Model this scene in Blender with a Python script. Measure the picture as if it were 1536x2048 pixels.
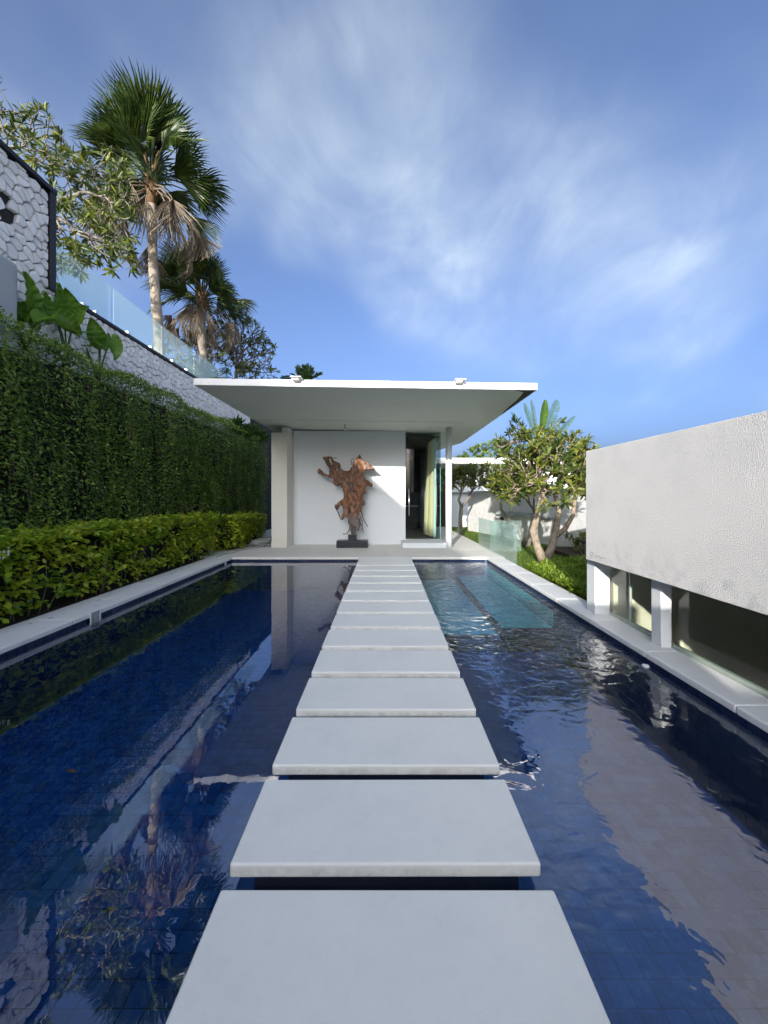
import bpy, bmesh, math, random
import numpy as np
from mathutils import Vector, Matrix
from mathutils import noise as mnoise

random.seed(7); rng = np.random.default_rng(7)
for o in list(bpy.data.objects): bpy.data.objects.remove(o, do_unlink=True)
scene = bpy.context.scene
C = scene.collection
R = math.radians

# ------------------------------------------------------------------ camera
F, CX, CY, H = 775.0, 770.0, 993.0, 1.4          # focal length and vanishing point in photo pixels, eye height
cam_d = bpy.data.cameras.new('camera'); cam = bpy.data.objects.new('camera', cam_d); C.objects.link(cam)
cam.location = (0, 0, H); cam.rotation_euler = (R(90), 0, 0)
cam_d.sensor_fit = 'HORIZONTAL'; cam_d.sensor_width = 36; cam_d.lens = 36*F/1536
cam_d.sensor_fit = 'AUTO'; cam_d.lens = 36*F/2048
cam_d.shift_x = -(CX-768)/2048; cam_d.shift_y = -(1024-CY)/2048
cam_d.clip_start = .05; cam_d.clip_end = 3000
scene.camera = cam

# ------------------------------------------------------------------ light
SUN_DIR = Vector((.285, 1.0, -.245)).normalized()   # direction the light travels
SUN_EL = math.asin(-SUN_DIR.z); SUN_ROT = math.atan2(-SUN_DIR.x, -SUN_DIR.y)
sd = bpy.data.lights.new('sun', 'SUN'); sd.energy = 2.3; sd.angle = R(.55); sd.color = (1, .95, .88)
so = bpy.data.objects.new('sun', sd); C.objects.link(so)
so.rotation_euler = SUN_DIR.to_track_quat('-Z', 'Y').to_euler(); so.location = (-6, -20, 12)

world = bpy.data.worlds.new('World'); scene.world = world; world.use_nodes = True
wn, wl = world.node_tree.nodes, world.node_tree.links
wn.clear()
def WN(t, **k):
    n = wn.new(t)
    for a, b in k.items(): setattr(n, a, b)
    return n
wout = WN('ShaderNodeOutputWorld'); wbg = WN('ShaderNodeBackground'); wbg.inputs[1].default_value = .15
sky = WN('ShaderNodeTexSky', sky_type='NISHITA', sun_disc=False)
sky.sun_elevation = SUN_EL; sky.sun_rotation = SUN_ROT; sky.altitude = 50; sky.air_density = .43; sky.dust_density = 8.0; sky.ozone_density = 2.9
tc = WN('ShaderNodeTexCoord'); sx = WN('ShaderNodeSeparateXYZ'); wl.new(tc.outputs['Generated'], sx.inputs[0])
def wm(op, a, b=None, clamp=False):
    n = WN('ShaderNodeMath', operation=op, use_clamp=clamp)
    for i, v in enumerate((a, b)):
        if v is None: continue
        if isinstance(v, (int, float)): n.inputs[i].default_value = v
        else: wl.new(v, n.inputs[i])
    return n.outputs[0]
zc = wm('MAXIMUM', sx.outputs[2], .06)
zc2 = wm('ADD', zc, .42)
pu, pv = wm('DIVIDE', sx.outputs[0], zc2), wm('DIVIDE', sx.outputs[1], zc2)
cv = WN('ShaderNodeCombineXYZ'); wl.new(pu, cv.inputs[0]); wl.new(pv, cv.inputs[1])
def wnoise(loc, rot, sc, scale, detail, rough, dist):
    mp = WN('ShaderNodeMapping'); mp.inputs['Location'].default_value = loc; mp.inputs['Rotation'].default_value = rot; mp.inputs['Scale'].default_value = sc
    wl.new(cv.outputs[0], mp.inputs[0])
    n = WN('ShaderNodeTexNoise'); n.inputs['Scale'].default_value = scale; n.inputs['Detail'].default_value = detail
    n.inputs['Roughness'].default_value = rough; n.inputs['Distortion'].default_value = dist
    wl.new(mp.outputs[0], n.inputs['Vector']); return n.outputs[0]
def wramp(v, a, b):
    m = WN('ShaderNodeMapRange', interpolation_type='SMOOTHSTEP'); wl.new(v, m.inputs[0])
    m.inputs[1].default_value = a; m.inputs[2].default_value = b; return m.outputs[0]
big = wramp(wnoise((2.75, .98, 0), (0, 0, -.3), (-1, 1, 1), 1.2, 3, .5, .4), .40, .82)
wisp = wramp(wnoise((.4, 2.2, 0), (0, 0, -.2), (1.15, .8, 1), 3.4, 8, .56, .7), .34, .76)
fine = wramp(wnoise((7.4, .2, 0), (0, 0, .5), (1.2, .8, 1), 11, 7, .55, .5), .3, .8)
cl = wm('MULTIPLY', big, wm('ADD', wm('MULTIPLY', wisp, .55), wm('MULTIPLY', fine, .14)))
cl = wm('ADD', cl, wm('MULTIPLY', big, .30))
cl = wm('MULTIPLY', cl, wramp(sx.outputs[2], .04, .30), True)
cmix = WN('ShaderNodeMix', data_type='RGBA'); wl.new(cl, cmix.inputs[0])
wl.new(sky.outputs[0], cmix.inputs[6]); cmix.inputs[7].default_value = (2.25, 2.55, 2.65, 1)
wl.new(cmix.outputs[2], wbg.inputs[0]); wl.new(wbg.outputs[0], wout.inputs[0])

scene.view_settings.view_transform = 'Standard'; scene.view_settings.look = 'None'
scene.view_settings.gamma = 1; scene.view_settings.exposure = 1.72
scene.cycles.max_bounces = 10; scene.cycles.transparent_max_bounces = 24
scene.cycles.sample_clamp_indirect = 6

# ------------------------------------------------------------------ helpers
def at(px, py, Y): return Vector(((px-CX)*Y/F, Y, H-(py-CY)*Y/F))
def tag(o, label=None, cat=None, group=None, kind=None):
    if label: o['label'] = label
    if cat: o['category'] = cat
    if group: o['group'] = group
    if kind: o['kind'] = kind
    return o
def link(name, me, mat=None, parent=None, smooth=False):
    if mat is not None:
        me.materials.clear()
        for m in (mat if isinstance(mat, (list, tuple)) else [mat]): me.materials.append(m)
    if smooth: me.polygons.foreach_set('use_smooth', np.ones(len(me.polygons), dtype=bool))
    o = bpy.data.objects.new(name, me); C.objects.link(o)
    if parent is not None: o.parent = parent; o.matrix_parent_inverse = Matrix.Translation(-parent.location) if parent.type == 'EMPTY' else Matrix()
    return o
def thing(name, label, cat, loc=(0, 0, 0), group=None):
    o = bpy.data.objects.new(name, None); C.objects.link(o); o.location = loc; o.empty_display_size = .1
    return tag(o, label, cat, group)
class MB:
    def __init__(s): s.v = []; s.f = []; s.m = []
    def add(s, v, f, m=0):
        b = len(s.v); s.v += [tuple(p) for p in v]; s.f += [tuple(i+b for i in q) for q in f]; s.m += [m]*len(f); return s
    def box(s, x0, x1, y0, y1, z0, z1, m=0):
        return s.add([(x0,y0,z0),(x1,y0,z0),(x1,y1,z0),(x0,y1,z0),(x0,y0,z1),(x1,y0,z1),(x1,y1,z1),(x0,y1,z1)],
            [(0,3,2,1),(4,5,6,7),(0,1,5,4),(1,2,6,5),(2,3,7,6),(3,0,4,7)], m)
    def prism(s, poly, z0, z1, m=0):
        n = len(poly)
        zz0 = z0 if callable(z0) else (lambda x, y: z0); zz1 = z1 if callable(z1) else (lambda x, y: z1)
        v = [(x, y, zz0(x, y)) for x, y in poly]+[(x, y, zz1(x, y)) for x, y in poly]
        return s.add(v, [tuple(range(n-1, -1, -1)), tuple(range(n, 2*n))]+[(i, (i+1) % n, n+(i+1) % n, n+i) for i in range(n)], m)
    def tube(s, pts, rad, n=8, m=0, cap=True):
        pts = [Vector(p) for p in pts]; k = len(pts)
        if not hasattr(rad, '__len__'): rad = [rad]*k
        d = (pts[1]-pts[0]).normalized(); u = d.orthogonal().normalized(); vs = []
        for i in range(k):
            if i == 0: t = pts[1]-pts[0]
            elif i == k-1: t = pts[-1]-pts[-2]
            else: t = pts[i+1]-pts[i-1]
            t.normalize(); u = (u-t*u.dot(t)); u = u.normalized() if u.length > 1e-5 else t.orthogonal().normalized(); w = t.cross(u)
            for j in range(n):
                a = 2*math.pi*j/n; vs.append(pts[i]+(u*math.cos(a)+w*math.sin(a))*rad[i])
        f = [(i*n+j, i*n+(j+1) % n, (i+1)*n+(j+1) % n, (i+1)*n+j) for i in range(k-1) for j in range(n)]
        if cap: f += [tuple(range(n-1, -1, -1)), tuple(range((k-1)*n, k*n))]
        return s.add(vs, f, m)
    def mesh(s, name):
        me = bpy.data.meshes.new(name); me.from_pydata(s.v, [], s.f); me.polygons.foreach_set('material_index', s.m); me.update(); return me
    def build(s, name, mat, parent=None, smooth=False): return link(name, s.mesh(name), mat, parent, smooth)
def bev_mesh(me, w, seg=2):
    bm = bmesh.new(); bm.from_mesh(me)
    bmesh.ops.remove_doubles(bm, verts=bm.verts, dist=1e-6)
    bmesh.ops.bevel(bm, geom=[e for e in bm.edges if len(e.link_faces) == 2 and e.calc_face_angle(0) > .5], offset=w, segments=seg, affect='EDGES', profile=.5)
    bm.to_mesh(me); bm.free(); me.update(); return me
def bbox(name, x0, x1, y0, y1, z0, z1, mat, parent=None, bevel=0, seg=2):
    me = MB().box(x0, x1, y0, y1, z0, z1).mesh(name)
    if bevel: bev_mesh(me, bevel, seg)
    return link(name, me, mat, parent)
def np_mesh(name, V, loops, sizes):
    me = bpy.data.meshes.new(name); V = np.asarray(V, np.float32); loops = np.asarray(loops, np.int32); sizes = np.asarray(sizes, np.int32)
    me.vertices.add(len(V)); me.vertices.foreach_set('co', V.ravel())
    me.loops.add(len(loops)); me.loops.foreach_set('vertex_index', loops)
    me.polygons.add(len(sizes)); st = np.concatenate([[0], np.cumsum(sizes)[:-1]]).astype(np.int32)
    me.polygons.foreach_set('loop_start', st); me.polygons.foreach_set('loop_total', sizes)
    me.update(calc_edges=True); return me
def nrm(a): return a/np.maximum(np.linalg.norm(a, axis=-1, keepdims=True), 1e-9)
LEAF = {  # rows: t, side, fold sign; faces
 'simple': ([(0,0),(.45,1),(1,0),(.45,-1)], [(0,1,2),(0,2,3)]),
 'full': ([(0,0),(.3,.85),(.3,0),(.3,-.85),(.68,.9),(.68,0),(.68,-.9),(1,0)],
          [(0,1,2),(0,2,3),(1,4,5,2),(2,5,6,3),(4,7,5),(5,7,6)]),
 'blade': ([(0,.8),(0,-.8),(.5,.75),(.5,-.75),(1,0)], [(0,2,3,1),(2,4,3)])}
def leaf_mesh(name, P, D, U, L, W, droop=.15, fold=.35, shape='full'):
    P = np.asarray(P, float); D = nrm(np.asarray(D, float)); U = np.asarray(U, float); n = len(P)
    S = nrm(np.cross(D, U)); N = np.cross(S, D)
    L = np.broadcast_to(L, (n,)); W = np.broadcast_to(W, (n,)); droop = np.broadcast_to(droop, (n,))
    tv, fs = LEAF[shape]; k = len(tv); V = np.empty((n, k, 3))
    for i, (t, s) in enumerate(tv):
        V[:, i] = P+D*(t*L)[:, None]+S*(s*W*.5)[:, None]+N*(abs(s)*fold*W*.5-droop*t*t*L)[:, None]
    base = (np.arange(n)*k)[:, None]
    fl = np.concatenate([np.array(f) for f in fs]); sz = np.array([len(f) for f in fs])
    return np_mesh(name, V.reshape(-1, 3), (base+fl[None]).ravel(), np.tile(sz, n))

# ------------------------------------------------------------------ materials
def mat_new(name):
    m = bpy.data.materials.new(name); m.use_nodes = True; nt = m.node_tree; nt.nodes.clear()
    out = nt.nodes.new('ShaderNodeOutputMaterial'); return m, nt, out
class NT:
    def __init__(s, nt): s.n, s.l = nt.nodes, nt.links
    def node(s, t, ins=None, **k):
        n = s.n.new(t)
        for a, b in k.items(): setattr(n, a, b)
        for a, b in (ins or {}).items():
            if hasattr(b, 'is_output') or isinstance(b, bpy.types.NodeSocket): s.l.new(b, n.inputs[a])
            else: n.inputs[a].default_value = b
        return n
    def noise(s, vec, scale, detail=4, rough=.5, dist=0):
        return s.node('ShaderNodeTexNoise', {'Vector': vec, 'Scale': scale, 'Detail': detail, 'Roughness': rough, 'Distortion': dist}).outputs[0]
    def math(s, op, a, b=0.0, clamp=False): return s.node('ShaderNodeMath', {0: a, 1: b}, operation=op, use_clamp=clamp).outputs[0]
    def ramp(s, v, a, b, c=0.0, d=1.0): return s.node('ShaderNodeMapRange', {0: v, 1: a, 2: b, 3: c, 4: d}, interpolation_type='SMOOTHSTEP').outputs[0]
    def mix(s, f, a, b, t='MIX'): return s.node('ShaderNodeMix', {0: f, 6: a, 7: b}, data_type='RGBA', blend_type=t).outputs[2]
    def bump(s, h, strength, dist): return s.node('ShaderNodeBump', {'Height': h, 'Strength': strength, 'Distance': dist}).outputs[0]
def c4(c): return (c[0], c[1], c[2], 1)
def plaster(name, base, dirt, rough=.75, bump_scale=60, bump=.004, bstr=.4, dirt_amt=.5, fine_scale=0, spec=.3):
    m, nt, out = mat_new(name); t = NT(nt)
    co = t.node('ShaderNodeTexCoord').outputs['Object']
    big = t.ramp(t.noise(co, 1.3, 6, .6, .3), .42, .75); sm = t.ramp(t.noise(co, 11, 5, .65), .35, .8)
    f = t.math('MULTIPLY', t.math('ADD', t.math('MULTIPLY', big, .6), t.math('MULTIPLY', sm, .4)), dirt_amt, True)
    col = t.mix(f, c4(base), c4(dirt))
    h = t.noise(co, bump_scale, 5, .6)
    if fine_scale: h = t.math('ADD', h, t.math('MULTIPLY', t.noise(co, fine_scale, 3, .6), .5))
    p = t.node('ShaderNodeBsdfPrincipled', {'Base Color': col, 'Roughness': rough, 'Normal': t.bump(h, bstr, bump), 'Specular IOR Level': spec})
    nt.links.new(p.outputs[0], out.inputs[0]); return m
def simple(name, col, rough=.5, metal=0, var=0, spec=.4):
    m, nt, out = mat_new(name); t = NT(nt); co = t.node('ShaderNodeTexCoord').outputs['Object']
    n = t.noise(co, 9, 6, .6); c = t.mix(t.ramp(n, .3, .75), c4(col), c4([x*(1-var) for x in col]))
    p = t.node('ShaderNodeBsdfPrincipled', {'Base Color': c, 'Roughness': rough, 'Metallic': metal, 'Specular IOR Level': spec, 'Normal': t.bump(t.noise(co, 120, 3), .1, .002)})
    nt.links.new(p.outputs[0], out.inputs[0]); return m
def leafmat(name, cols, trans=.35, rough=.45, spec=.35, patch=.6):
    """cols: list of colours picked per leaf"""
    m, nt, out = mat_new(name); t = NT(nt)
    isl = t.node('ShaderNodeNewGeometry').outputs['Random Per Island']; obr = t.node('ShaderNodeObjectInfo').outputs['Random']
    co = t.node('ShaderNodeTexCoord').outputs['Object']
    r = t.math('FRACT', t.math('ADD', isl, obr))
    pn = t.ramp(t.noise(co, 2.2, 3), .3, .7)
    r2 = t.math('ADD', t.math('MULTIPLY', r, 1-patch*.5), t.math('MULTIPLY', pn, patch*.5), True)
    cr = t.node('ShaderNodeValToRGB', {0: r2}); e = cr.color_ramp.elements
    for i, c in enumerate(cols):
        pos = i/(len(cols)-1)
        if i == 0: e[0].position = 0; e[0].color = c4(c)
        elif i == len(cols)-1: e[-1].position = 1; e[-1].color = c4(c)
        else: x = e.new(pos); x.color = c4(c)
    p = t.node('ShaderNodeBsdfPrincipled', {'Base Color': cr.outputs[0], 'Roughness': rough, 'Specular IOR Level': spec})
    tr = t.node('ShaderNodeBsdfTranslucent', {'Color': t.mix(.5, cr.outputs[0], (.5, .6, .05, 1), 'MULTIPLY')})
    tr2 = t.node('ShaderNodeBsdfTranslucent', {'Color': cr.outputs[0]})
    mx = t.node('ShaderNodeMixShader', {0: trans, 1: p.outputs[0], 2: tr2.outputs[0]})
    nt.links.new(mx.outputs[0], out.inputs[0]); return m
def glassmat(name, tint, ior=1.5, refl=(1, 1, 1), rough=0.0, milk=0.0):
    m, nt, out = mat_new(name); t = NT(nt)
    fr = t.math('MULTIPLY', t.node('ShaderNodeFresnel', {'IOR': ior}).outputs[0], t.math('SUBTRACT', 1.0, t.node('ShaderNodeNewGeometry').outputs['Backfacing']))
    tr = t.node('ShaderNodeBsdfTransparent', {'Color': c4(tint)}).outputs[0]
    gl = t.node('ShaderNodeBsdfAnisotropic' if False else 'ShaderNodeBsdfGlossy', {'Color': c4(refl), 'Roughness': rough}).outputs[0]
    if milk:
        df = t.node('ShaderNodeBsdfDiffuse', {'Color': (.75, .90, .88, 1)}).outputs[0]
        df = t.node('ShaderNodeMixShader', {0: .5, 1: df, 2: t.node('ShaderNodeBsdfTranslucent', {'Color': (.75, .90, .88, 1)}).outputs[0]}).outputs[0]
        tr = t.node('ShaderNodeMixShader', {0: milk, 1: tr, 2: df}).outputs[0]
    mx = t.node('ShaderNodeMixShader', {0: fr, 1: tr, 2: gl}).outputs[0]
    nt.links.new(mx, out.inputs[0]); return m
def barkmat(name, a, b, scale=14, ring=0):
    m, nt, out = mat_new(name); t = NT(nt); co = t.node('ShaderNodeTexCoord').outputs['Object']
    n = t.noise(co, scale, 7, .65, .4); f = t.ramp(n, .35, .7)
    h = n
    if ring:
        w = t.node('ShaderNodeTexWave', {'Vector': co, 'Scale': ring, 'Distortion': 2.5, 'Detail': 3, 'Detail Scale': 2}, wave_type='BANDS', bands_direction='Z').outputs[1]
        f = t.math('MULTIPLY', t.math('ADD', f, w), .5); h = t.math('ADD', h, t.math('MULTIPLY', w, .8))
    p = t.node('ShaderNodeBsdfPrincipled', {'Base Color': t.mix(f, c4(a), c4(b)), 'Roughness': .85, 'Normal': t.bump(h, .6, .01), 'Specular IOR Level': .2})
    nt.links.new(p.outputs[0], out.inputs[0]); return m

M = {}
M['white'] = plaster('white_plaster', (.67, .70, .71), (.57, .60, .60), bump_scale=45, bump=.003, bstr=.25, dirt_amt=.45)
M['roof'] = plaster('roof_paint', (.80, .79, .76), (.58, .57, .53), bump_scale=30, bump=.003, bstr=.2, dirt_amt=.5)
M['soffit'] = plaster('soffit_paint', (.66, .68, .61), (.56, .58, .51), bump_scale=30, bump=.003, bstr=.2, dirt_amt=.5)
M['slab'] = None
M['deck'] = plaster('deck_stone', (.70, .68, .62), (.55, .54, .49), rough=.6, bump_scale=70, bump=.001, bstr=.3, dirt_amt=.6)
M['coping'] = plaster('coping_stone', (.70, .71, .69), (.56, .57, .55), rough=.55, bump_scale=90, bump=.0015, bstr=.3, dirt_amt=.6)
M['pier'] = plaster('pier_render', (.68, .65, .57), (.58, .55, .47), bump_scale=24, bump=.004, bstr=.3, dirt_amt=.6)
M['black'] = simple('black_trim', (.012, .012, .016), .5, 0, .3)
M['dark_stone'] = simple('dark_mount', (.018, .02, .025), .35, 0, .3)
M['steel'] = simple('brushed_steel', (.55, .55, .55), .3, 1, .1)
M['mortar'] = simple('dark_mortar', (.035, .032, .03), .9, 0, .4)
M['soil'] = simple('soil', (.05, .035, .022), .95, 0, .5)
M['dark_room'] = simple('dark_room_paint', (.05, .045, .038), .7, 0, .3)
M['olive_room'] = simple('olive_room_paint', (.42, .43, .37), .7, 0, .15)
M['cream'] = simple('cream_blind', (.74, .70, .55), .8, 0, .08)
M['sill'] = simple('green_grey_sill', (.36, .42, .36), .35, 0, .12)
M['hose'] = simple('grey_hose', (.33, .36, .33), .5, 0, .3)
M['rust'] = simple('rust_stain', (.25, .10, .03), .9, 0, .5)
M['grey_plaster'] = plaster('grey_plaster', (.40, .43, .44), (.3, .32, .33))
M['stone'] = None

def slabmat():
    m, nt, out = mat_new('slab_stone'); t = NT(nt); g = t.node('ShaderNodeNewGeometry').outputs['Position']
    big = t.ramp(t.noise(g, 2.2, 6, .6, .4), .40, .72); sm = t.ramp(t.noise(g, 16, 6, .65), .45, .8)
    col = t.mix(t.math('ADD', t.math('MULTIPLY', big, .45), t.math('MULTIPLY', sm, .35), True), (.83, .83, .77, 1), (.72, .73, .68, 1))
    # fine pores, a few dark specks and grime along the edges
    vor = t.node('ShaderNodeTexVoronoi', {'Vector': g, 'Scale': 55}).outputs[0]
    speck = t.math('MULTIPLY', t.ramp(vor, .10, .04), t.ramp(t.noise(g, 6, 3), .54, .66))
    col = t.mix(t.math('MULTIPLY', speck, .55), col, (.22, .21, .18, 1))
    pores = t.ramp(t.noise(g, 240, 3, .6), .58, .72); col = t.mix(t.math('MULTIPLY', pores, .18), col, (.45, .45, .41, 1))
    z = t.node('ShaderNodeSeparateXYZ', {0: g}).outputs[2]
    edge = t.math('MULTIPLY', t.ramp(z, -.006, -.03), t.ramp(t.noise(g, 13, 6, .7), .38, .7)); col = t.mix(t.math('MULTIPLY', edge, .55), col, (.46, .45, .40, 1))
    h = t.math('SUBTRACT', t.noise(g, 160, 4, .6), t.math('MULTIPLY', pores, .6))
    p = t.node('ShaderNodeBsdfPrincipled', {'Base Color': col, 'Roughness': .62, 'Specular IOR Level': .35, 'Normal': t.bump(h, .45, .0016)})
    nt.links.new(p.outputs[0], out.inputs[0]); return m
M['slab'] = slabmat()
def stuccomat():
    m, nt, out = mat_new('rough_stucco'); t = NT(nt); co = t.node('ShaderNodeTexCoord').outputs['Object']
    n1 = t.noise(co, 100, 5, .65, .3); n2 = t.noise(co, 260, 3, .6)
    h = t.math('ADD', t.ramp(n1, .3, .75), t.math('MULTIPLY', n2, .45))
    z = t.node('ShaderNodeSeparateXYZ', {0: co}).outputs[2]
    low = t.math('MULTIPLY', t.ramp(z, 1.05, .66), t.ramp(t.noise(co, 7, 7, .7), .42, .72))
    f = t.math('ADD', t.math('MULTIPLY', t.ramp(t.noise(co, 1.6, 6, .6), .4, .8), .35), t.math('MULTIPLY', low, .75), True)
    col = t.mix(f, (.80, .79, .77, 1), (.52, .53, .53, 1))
    p = t.node('ShaderNodeBsdfPrincipled', {'Base Color': col, 'Roughness': .85, 'Specular IOR Level': .2, 'Normal': t.bump(h, .9, .009)})
    nt.links.new(p.outputs[0], out.inputs[0]); return m
M['stucco'] = stuccomat()
def stonemat():
    m, nt, out = mat_new('white_rubble_stone'); t = NT(nt); co = t.node('ShaderNodeTexCoord').outputs['Object']
    r = t.math('FRACT', t.math('ADD', t.node('ShaderNodeNewGeometry').outputs['Random Per Island'], t.node('ShaderNodeObjectInfo').outputs['Random']))
    c = t.mix(r, (.90, .88, .85, 1), (.76, .74, .71, 1))
    c = t.mix(t.math('MULTIPLY', t.ramp(t.noise(co, 9, 7, .7), .52, .85), .6), c, (.55, .46, .40, 1))
    c = t.mix(t.math('MULTIPLY', t.ramp(t.noise(co, 30, 6, .7), .60, .78), .6), c, (.2, .19, .18, 1))
    p = t.node('ShaderNodeBsdfPrincipled', {'Base Color': c, 'Roughness': .9, 'Specular IOR Level': .2, 'Normal': t.bump(t.noise(co, 45, 7, .7), .7, .012)})
    nt.links.new(p.outputs[0], out.inputs[0]); return m
M['stone'] = stonemat()
def tilemat(name, a, b, c, grout=False):
    m, nt, out = mat_new(name); t = NT(nt); g = t.node('ShaderNodeNewGeometry'); co = g.outputs['Position']
    r = t.math('FRACT', t.math('ADD', g.outputs['Random Per Island'], t.node('ShaderNodeObjectInfo').outputs['Random']))
    col = t.mix(t.ramp(r, 0, 1), c4(a), c4(b))
    col = t.mix(t.math('MULTIPLY', t.ramp(t.noise(co, 16, 7, .7, .4), .45, .75), .65), col, c4(c))
    p = t.node('ShaderNodeBsdfPrincipled', {'Base Color': col, 'Roughness': .45, 'Specular IOR Level': .3, 'Normal': t.bump(t.noise(co, 60, 4, .6), .2, .002)})
    nt.links.new(p.outputs[0], out.inputs[0]); return m
M['tile'] = tilemat('blue_pool_tile', (.012, .052, .165), (.028, .105, .27), (.09, .21, .37))
M['tile_green'] = tilemat('green_pool_tile', (.16, .46, .40), (.22, .55, .47), (.32, .62, .52))
M['tile_wall'] = tilemat('navy_wall_tile', (.008, .018, .06), (.014, .03, .085), (.03, .05, .11))
M['grout'] = simple('pool_grout', (.008, .018, .05), .8, 0, .3)
M['grout_light'] = simple('pool_grout_pale', (.10, .14, .20), .8, 0, .3)
M['tile_dark'] = tilemat('dark_pool_tile', (.006, .012, .03), (.01, .02, .05), (.02, .035, .07))

def watermat():
    m, nt, out = mat_new('pool_water'); t = NT(nt); g = t.node('ShaderNodeNewGeometry').outputs['Position']
    xyz = t.node('ShaderNodeSeparateXYZ', {0: g}); x, y = xyz.outputs[0], xyz.outputs[1]
    right = t.ramp(x, .3, .75)
    dx = t.math('SUBTRACT', x, 1.55); dy = t.math('SUBTRACT', y, 6.1)
    d = t.math('SQRT', t.math('ADD', t.math('MULTIPLY', dx, dx), t.math('MULTIPLY', t.math('MULTIPLY', dy, dy), .35)))
    act = t.math('MULTIPLY', t.ramp(d, 2.2, .6), right)
    mp = t.node('ShaderNodeMapping', {0: g, 'Scale': (1, 1.25, 1)}).outputs[0]
    nA = t.noise(mp, 7.5, 2.5, .45, .6); nB = t.noise(mp, 2.6, 2, .4, .4); nC = t.noise(mp, 19, 2, .4, .3)
    ring = t.node('ShaderNodeTexWave', {'Vector': t.node('ShaderNodeMapping', {0: g, 'Location': (-2.0, -4.4, .1)}).outputs[0], 'Scale': 2.1, 'Distortion': 2.2, 'Detail': 2, 'Detail Scale': 1.6},
                  wave_type='RINGS', rings_direction='Z').outputs[1]
    d2 = t.math('SQRT', t.math('ADD', t.math('POWER', t.math('SUBTRACT', x, 2.0), 2), t.math('POWER', t.math('SUBTRACT', y, 4.4), 2)))
    ringm = t.math('MULTIPLY', t.ramp(d2, 1.5, .2), right)
    h = t.math('ADD', t.math('MULTIPLY', nA, t.math('ADD', t.math('MULTIPLY', act, 1.2), t.math('ADD', .008, t.math('MULTIPLY', right, .10)))),
               t.math('ADD', t.math('MULTIPLY', nB, t.math('ADD', .018, t.math('MULTIPLY', right, .24))), t.math('MULTIPLY', nC, t.math('ADD', t.math('MULTIPLY', act, .22), .002))))
    h = t.math('ADD', h, t.math('MULTIPLY', t.math('MULTIPLY', ring, ringm), .10))
    nb = t.bump(h, 1.0, .028)
    fr = t.math('MULTIPLY', t.node('ShaderNodeFresnel', {'IOR': 2.4, 'Normal': nb}).outputs[0], t.math('SUBTRACT', 1.0, t.node('ShaderNodeNewGeometry').outputs['Backfacing']))
    tr = t.node('ShaderNodeBsdfTransparent', {'Color': (1, 1, 1, 1)}).outputs[0]
    gl = t.node('ShaderNodeBsdfGlossy', {'Color': (1, 1, 1, 1), 'Roughness': .0, 'Normal': nb}).outputs[0]
    nt.links.new(t.node('ShaderNodeMixShader', {0: fr, 1: tr, 2: gl}).outputs[0], out.inputs[0])
    nt.links.new(t.node('ShaderNodeVolumeAbsorption', {'Color': (.05, .60, .85, 1), 'Density': 1.0}).outputs[0], out.inputs[1]); return m
M['water'] = watermat()
M['glass'] = glassmat('clear_green_glass', (.90, .97, .955), 1.45, milk=.15)
M['glass_edge'] = simple('glass_edge_green', (.16, .42, .36), .15, 0, .2)
M['glass_dark'] = glassmat('window_glass', (.90, .925, .90), 1.45)
M['glass_door'] = glassmat('door_glass', (.88, .92, .91), 1.4)
def grassmat():
    m, nt, out = mat_new('lawn'); t = NT(nt); co = t.node('ShaderNodeTexCoord').outputs['Object']
    c = t.mix(t.ramp(t.noise(co, 3, 6, .7), .35, .7), (.07, .13, .018, 1), (.12, .17, .03, 1))
    p = t.node('ShaderNodeBsdfPrincipled', {'Base Color': c, 'Roughness': .9, 'Specular IOR Level': .1, 'Normal': t.bump(t.noise(co, 90, 5), .8, .02)})
    nt.links.new(p.outputs[0], out.inputs[0]); return m
M['lawn'] = grassmat()
M['ground'] = simple('ground_earth', (.10, .12, .05), .95, 0, .5)
M['l_tall'] = leafmat('tall_hedge_leaf', [(.06, .13, .018), (.13, .24, .03), (.24, .36, .055), (.46, .54, .11)], .4, .4, .5)
M['l_low'] = leafmat('low_hedge_leaf', [(.12, .24, .022), (.24, .38, .03), (.42, .50, .035), (.68, .64, .06)], .45, .35, .5)
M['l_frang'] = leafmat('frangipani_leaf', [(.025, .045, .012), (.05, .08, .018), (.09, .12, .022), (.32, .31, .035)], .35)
M['l_frang_r'] = leafmat('frangipani_leaf_pale', [(.04, .075, .018), (.08, .12, .025), (.14, .17, .03), (.34, .33, .04)], .4)  # lighter leaf colours for the garden plants
M['l_cover'] = leafmat('ground_cover_leaf', [(.10, .18, .02), (.17, .26, .025), (.28, .36, .04)], .4)
M['l_ear'] = leafmat('elephant_ear_leaf', [(.09, .20, .018), (.15, .28, .03)], .4, .35)
M['l_palm'] = leafmat('palm_green', [(.022, .045, .012), (.045, .075, .016), (.085, .11, .022)], .35, .35)
M['l_dead'] = leafmat('palm_dead', [(.10, .085, .065), (.20, .16, .115), (.28, .23, .17)], .2, .8, .1)
M['l_areca'] = leafmat('areca_green', [(.03, .065, .015), (.06, .11, .025)], .3)
M['l_far'] = leafmat('far_shrub', [(.07, .12, .02), (.14, .19, .03)], .3)
M['l_banana'] = leafmat('banana_leaf', [(.03, .07, .012), (.06, .115, .02)], .25, .75, .1)
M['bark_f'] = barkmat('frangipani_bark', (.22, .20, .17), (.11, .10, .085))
M['bark_f2'] = barkmat('pale_frangipani_bark', (.33, .27, .20), (.17, .135, .10))  # paler bark for the garden tree nearest the parapet
M['bark_p'] = barkmat('palm_bark', (.36, .31, .25), (.20, .165, .13), 10, 9)
M['fibre'] = barkmat('palm_fibre', (.20, .12, .06), (.11, .065, .035), 30)
M['stem'] = simple('green_stem', (.10, .15, .03), .6, 0, .3)
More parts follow.
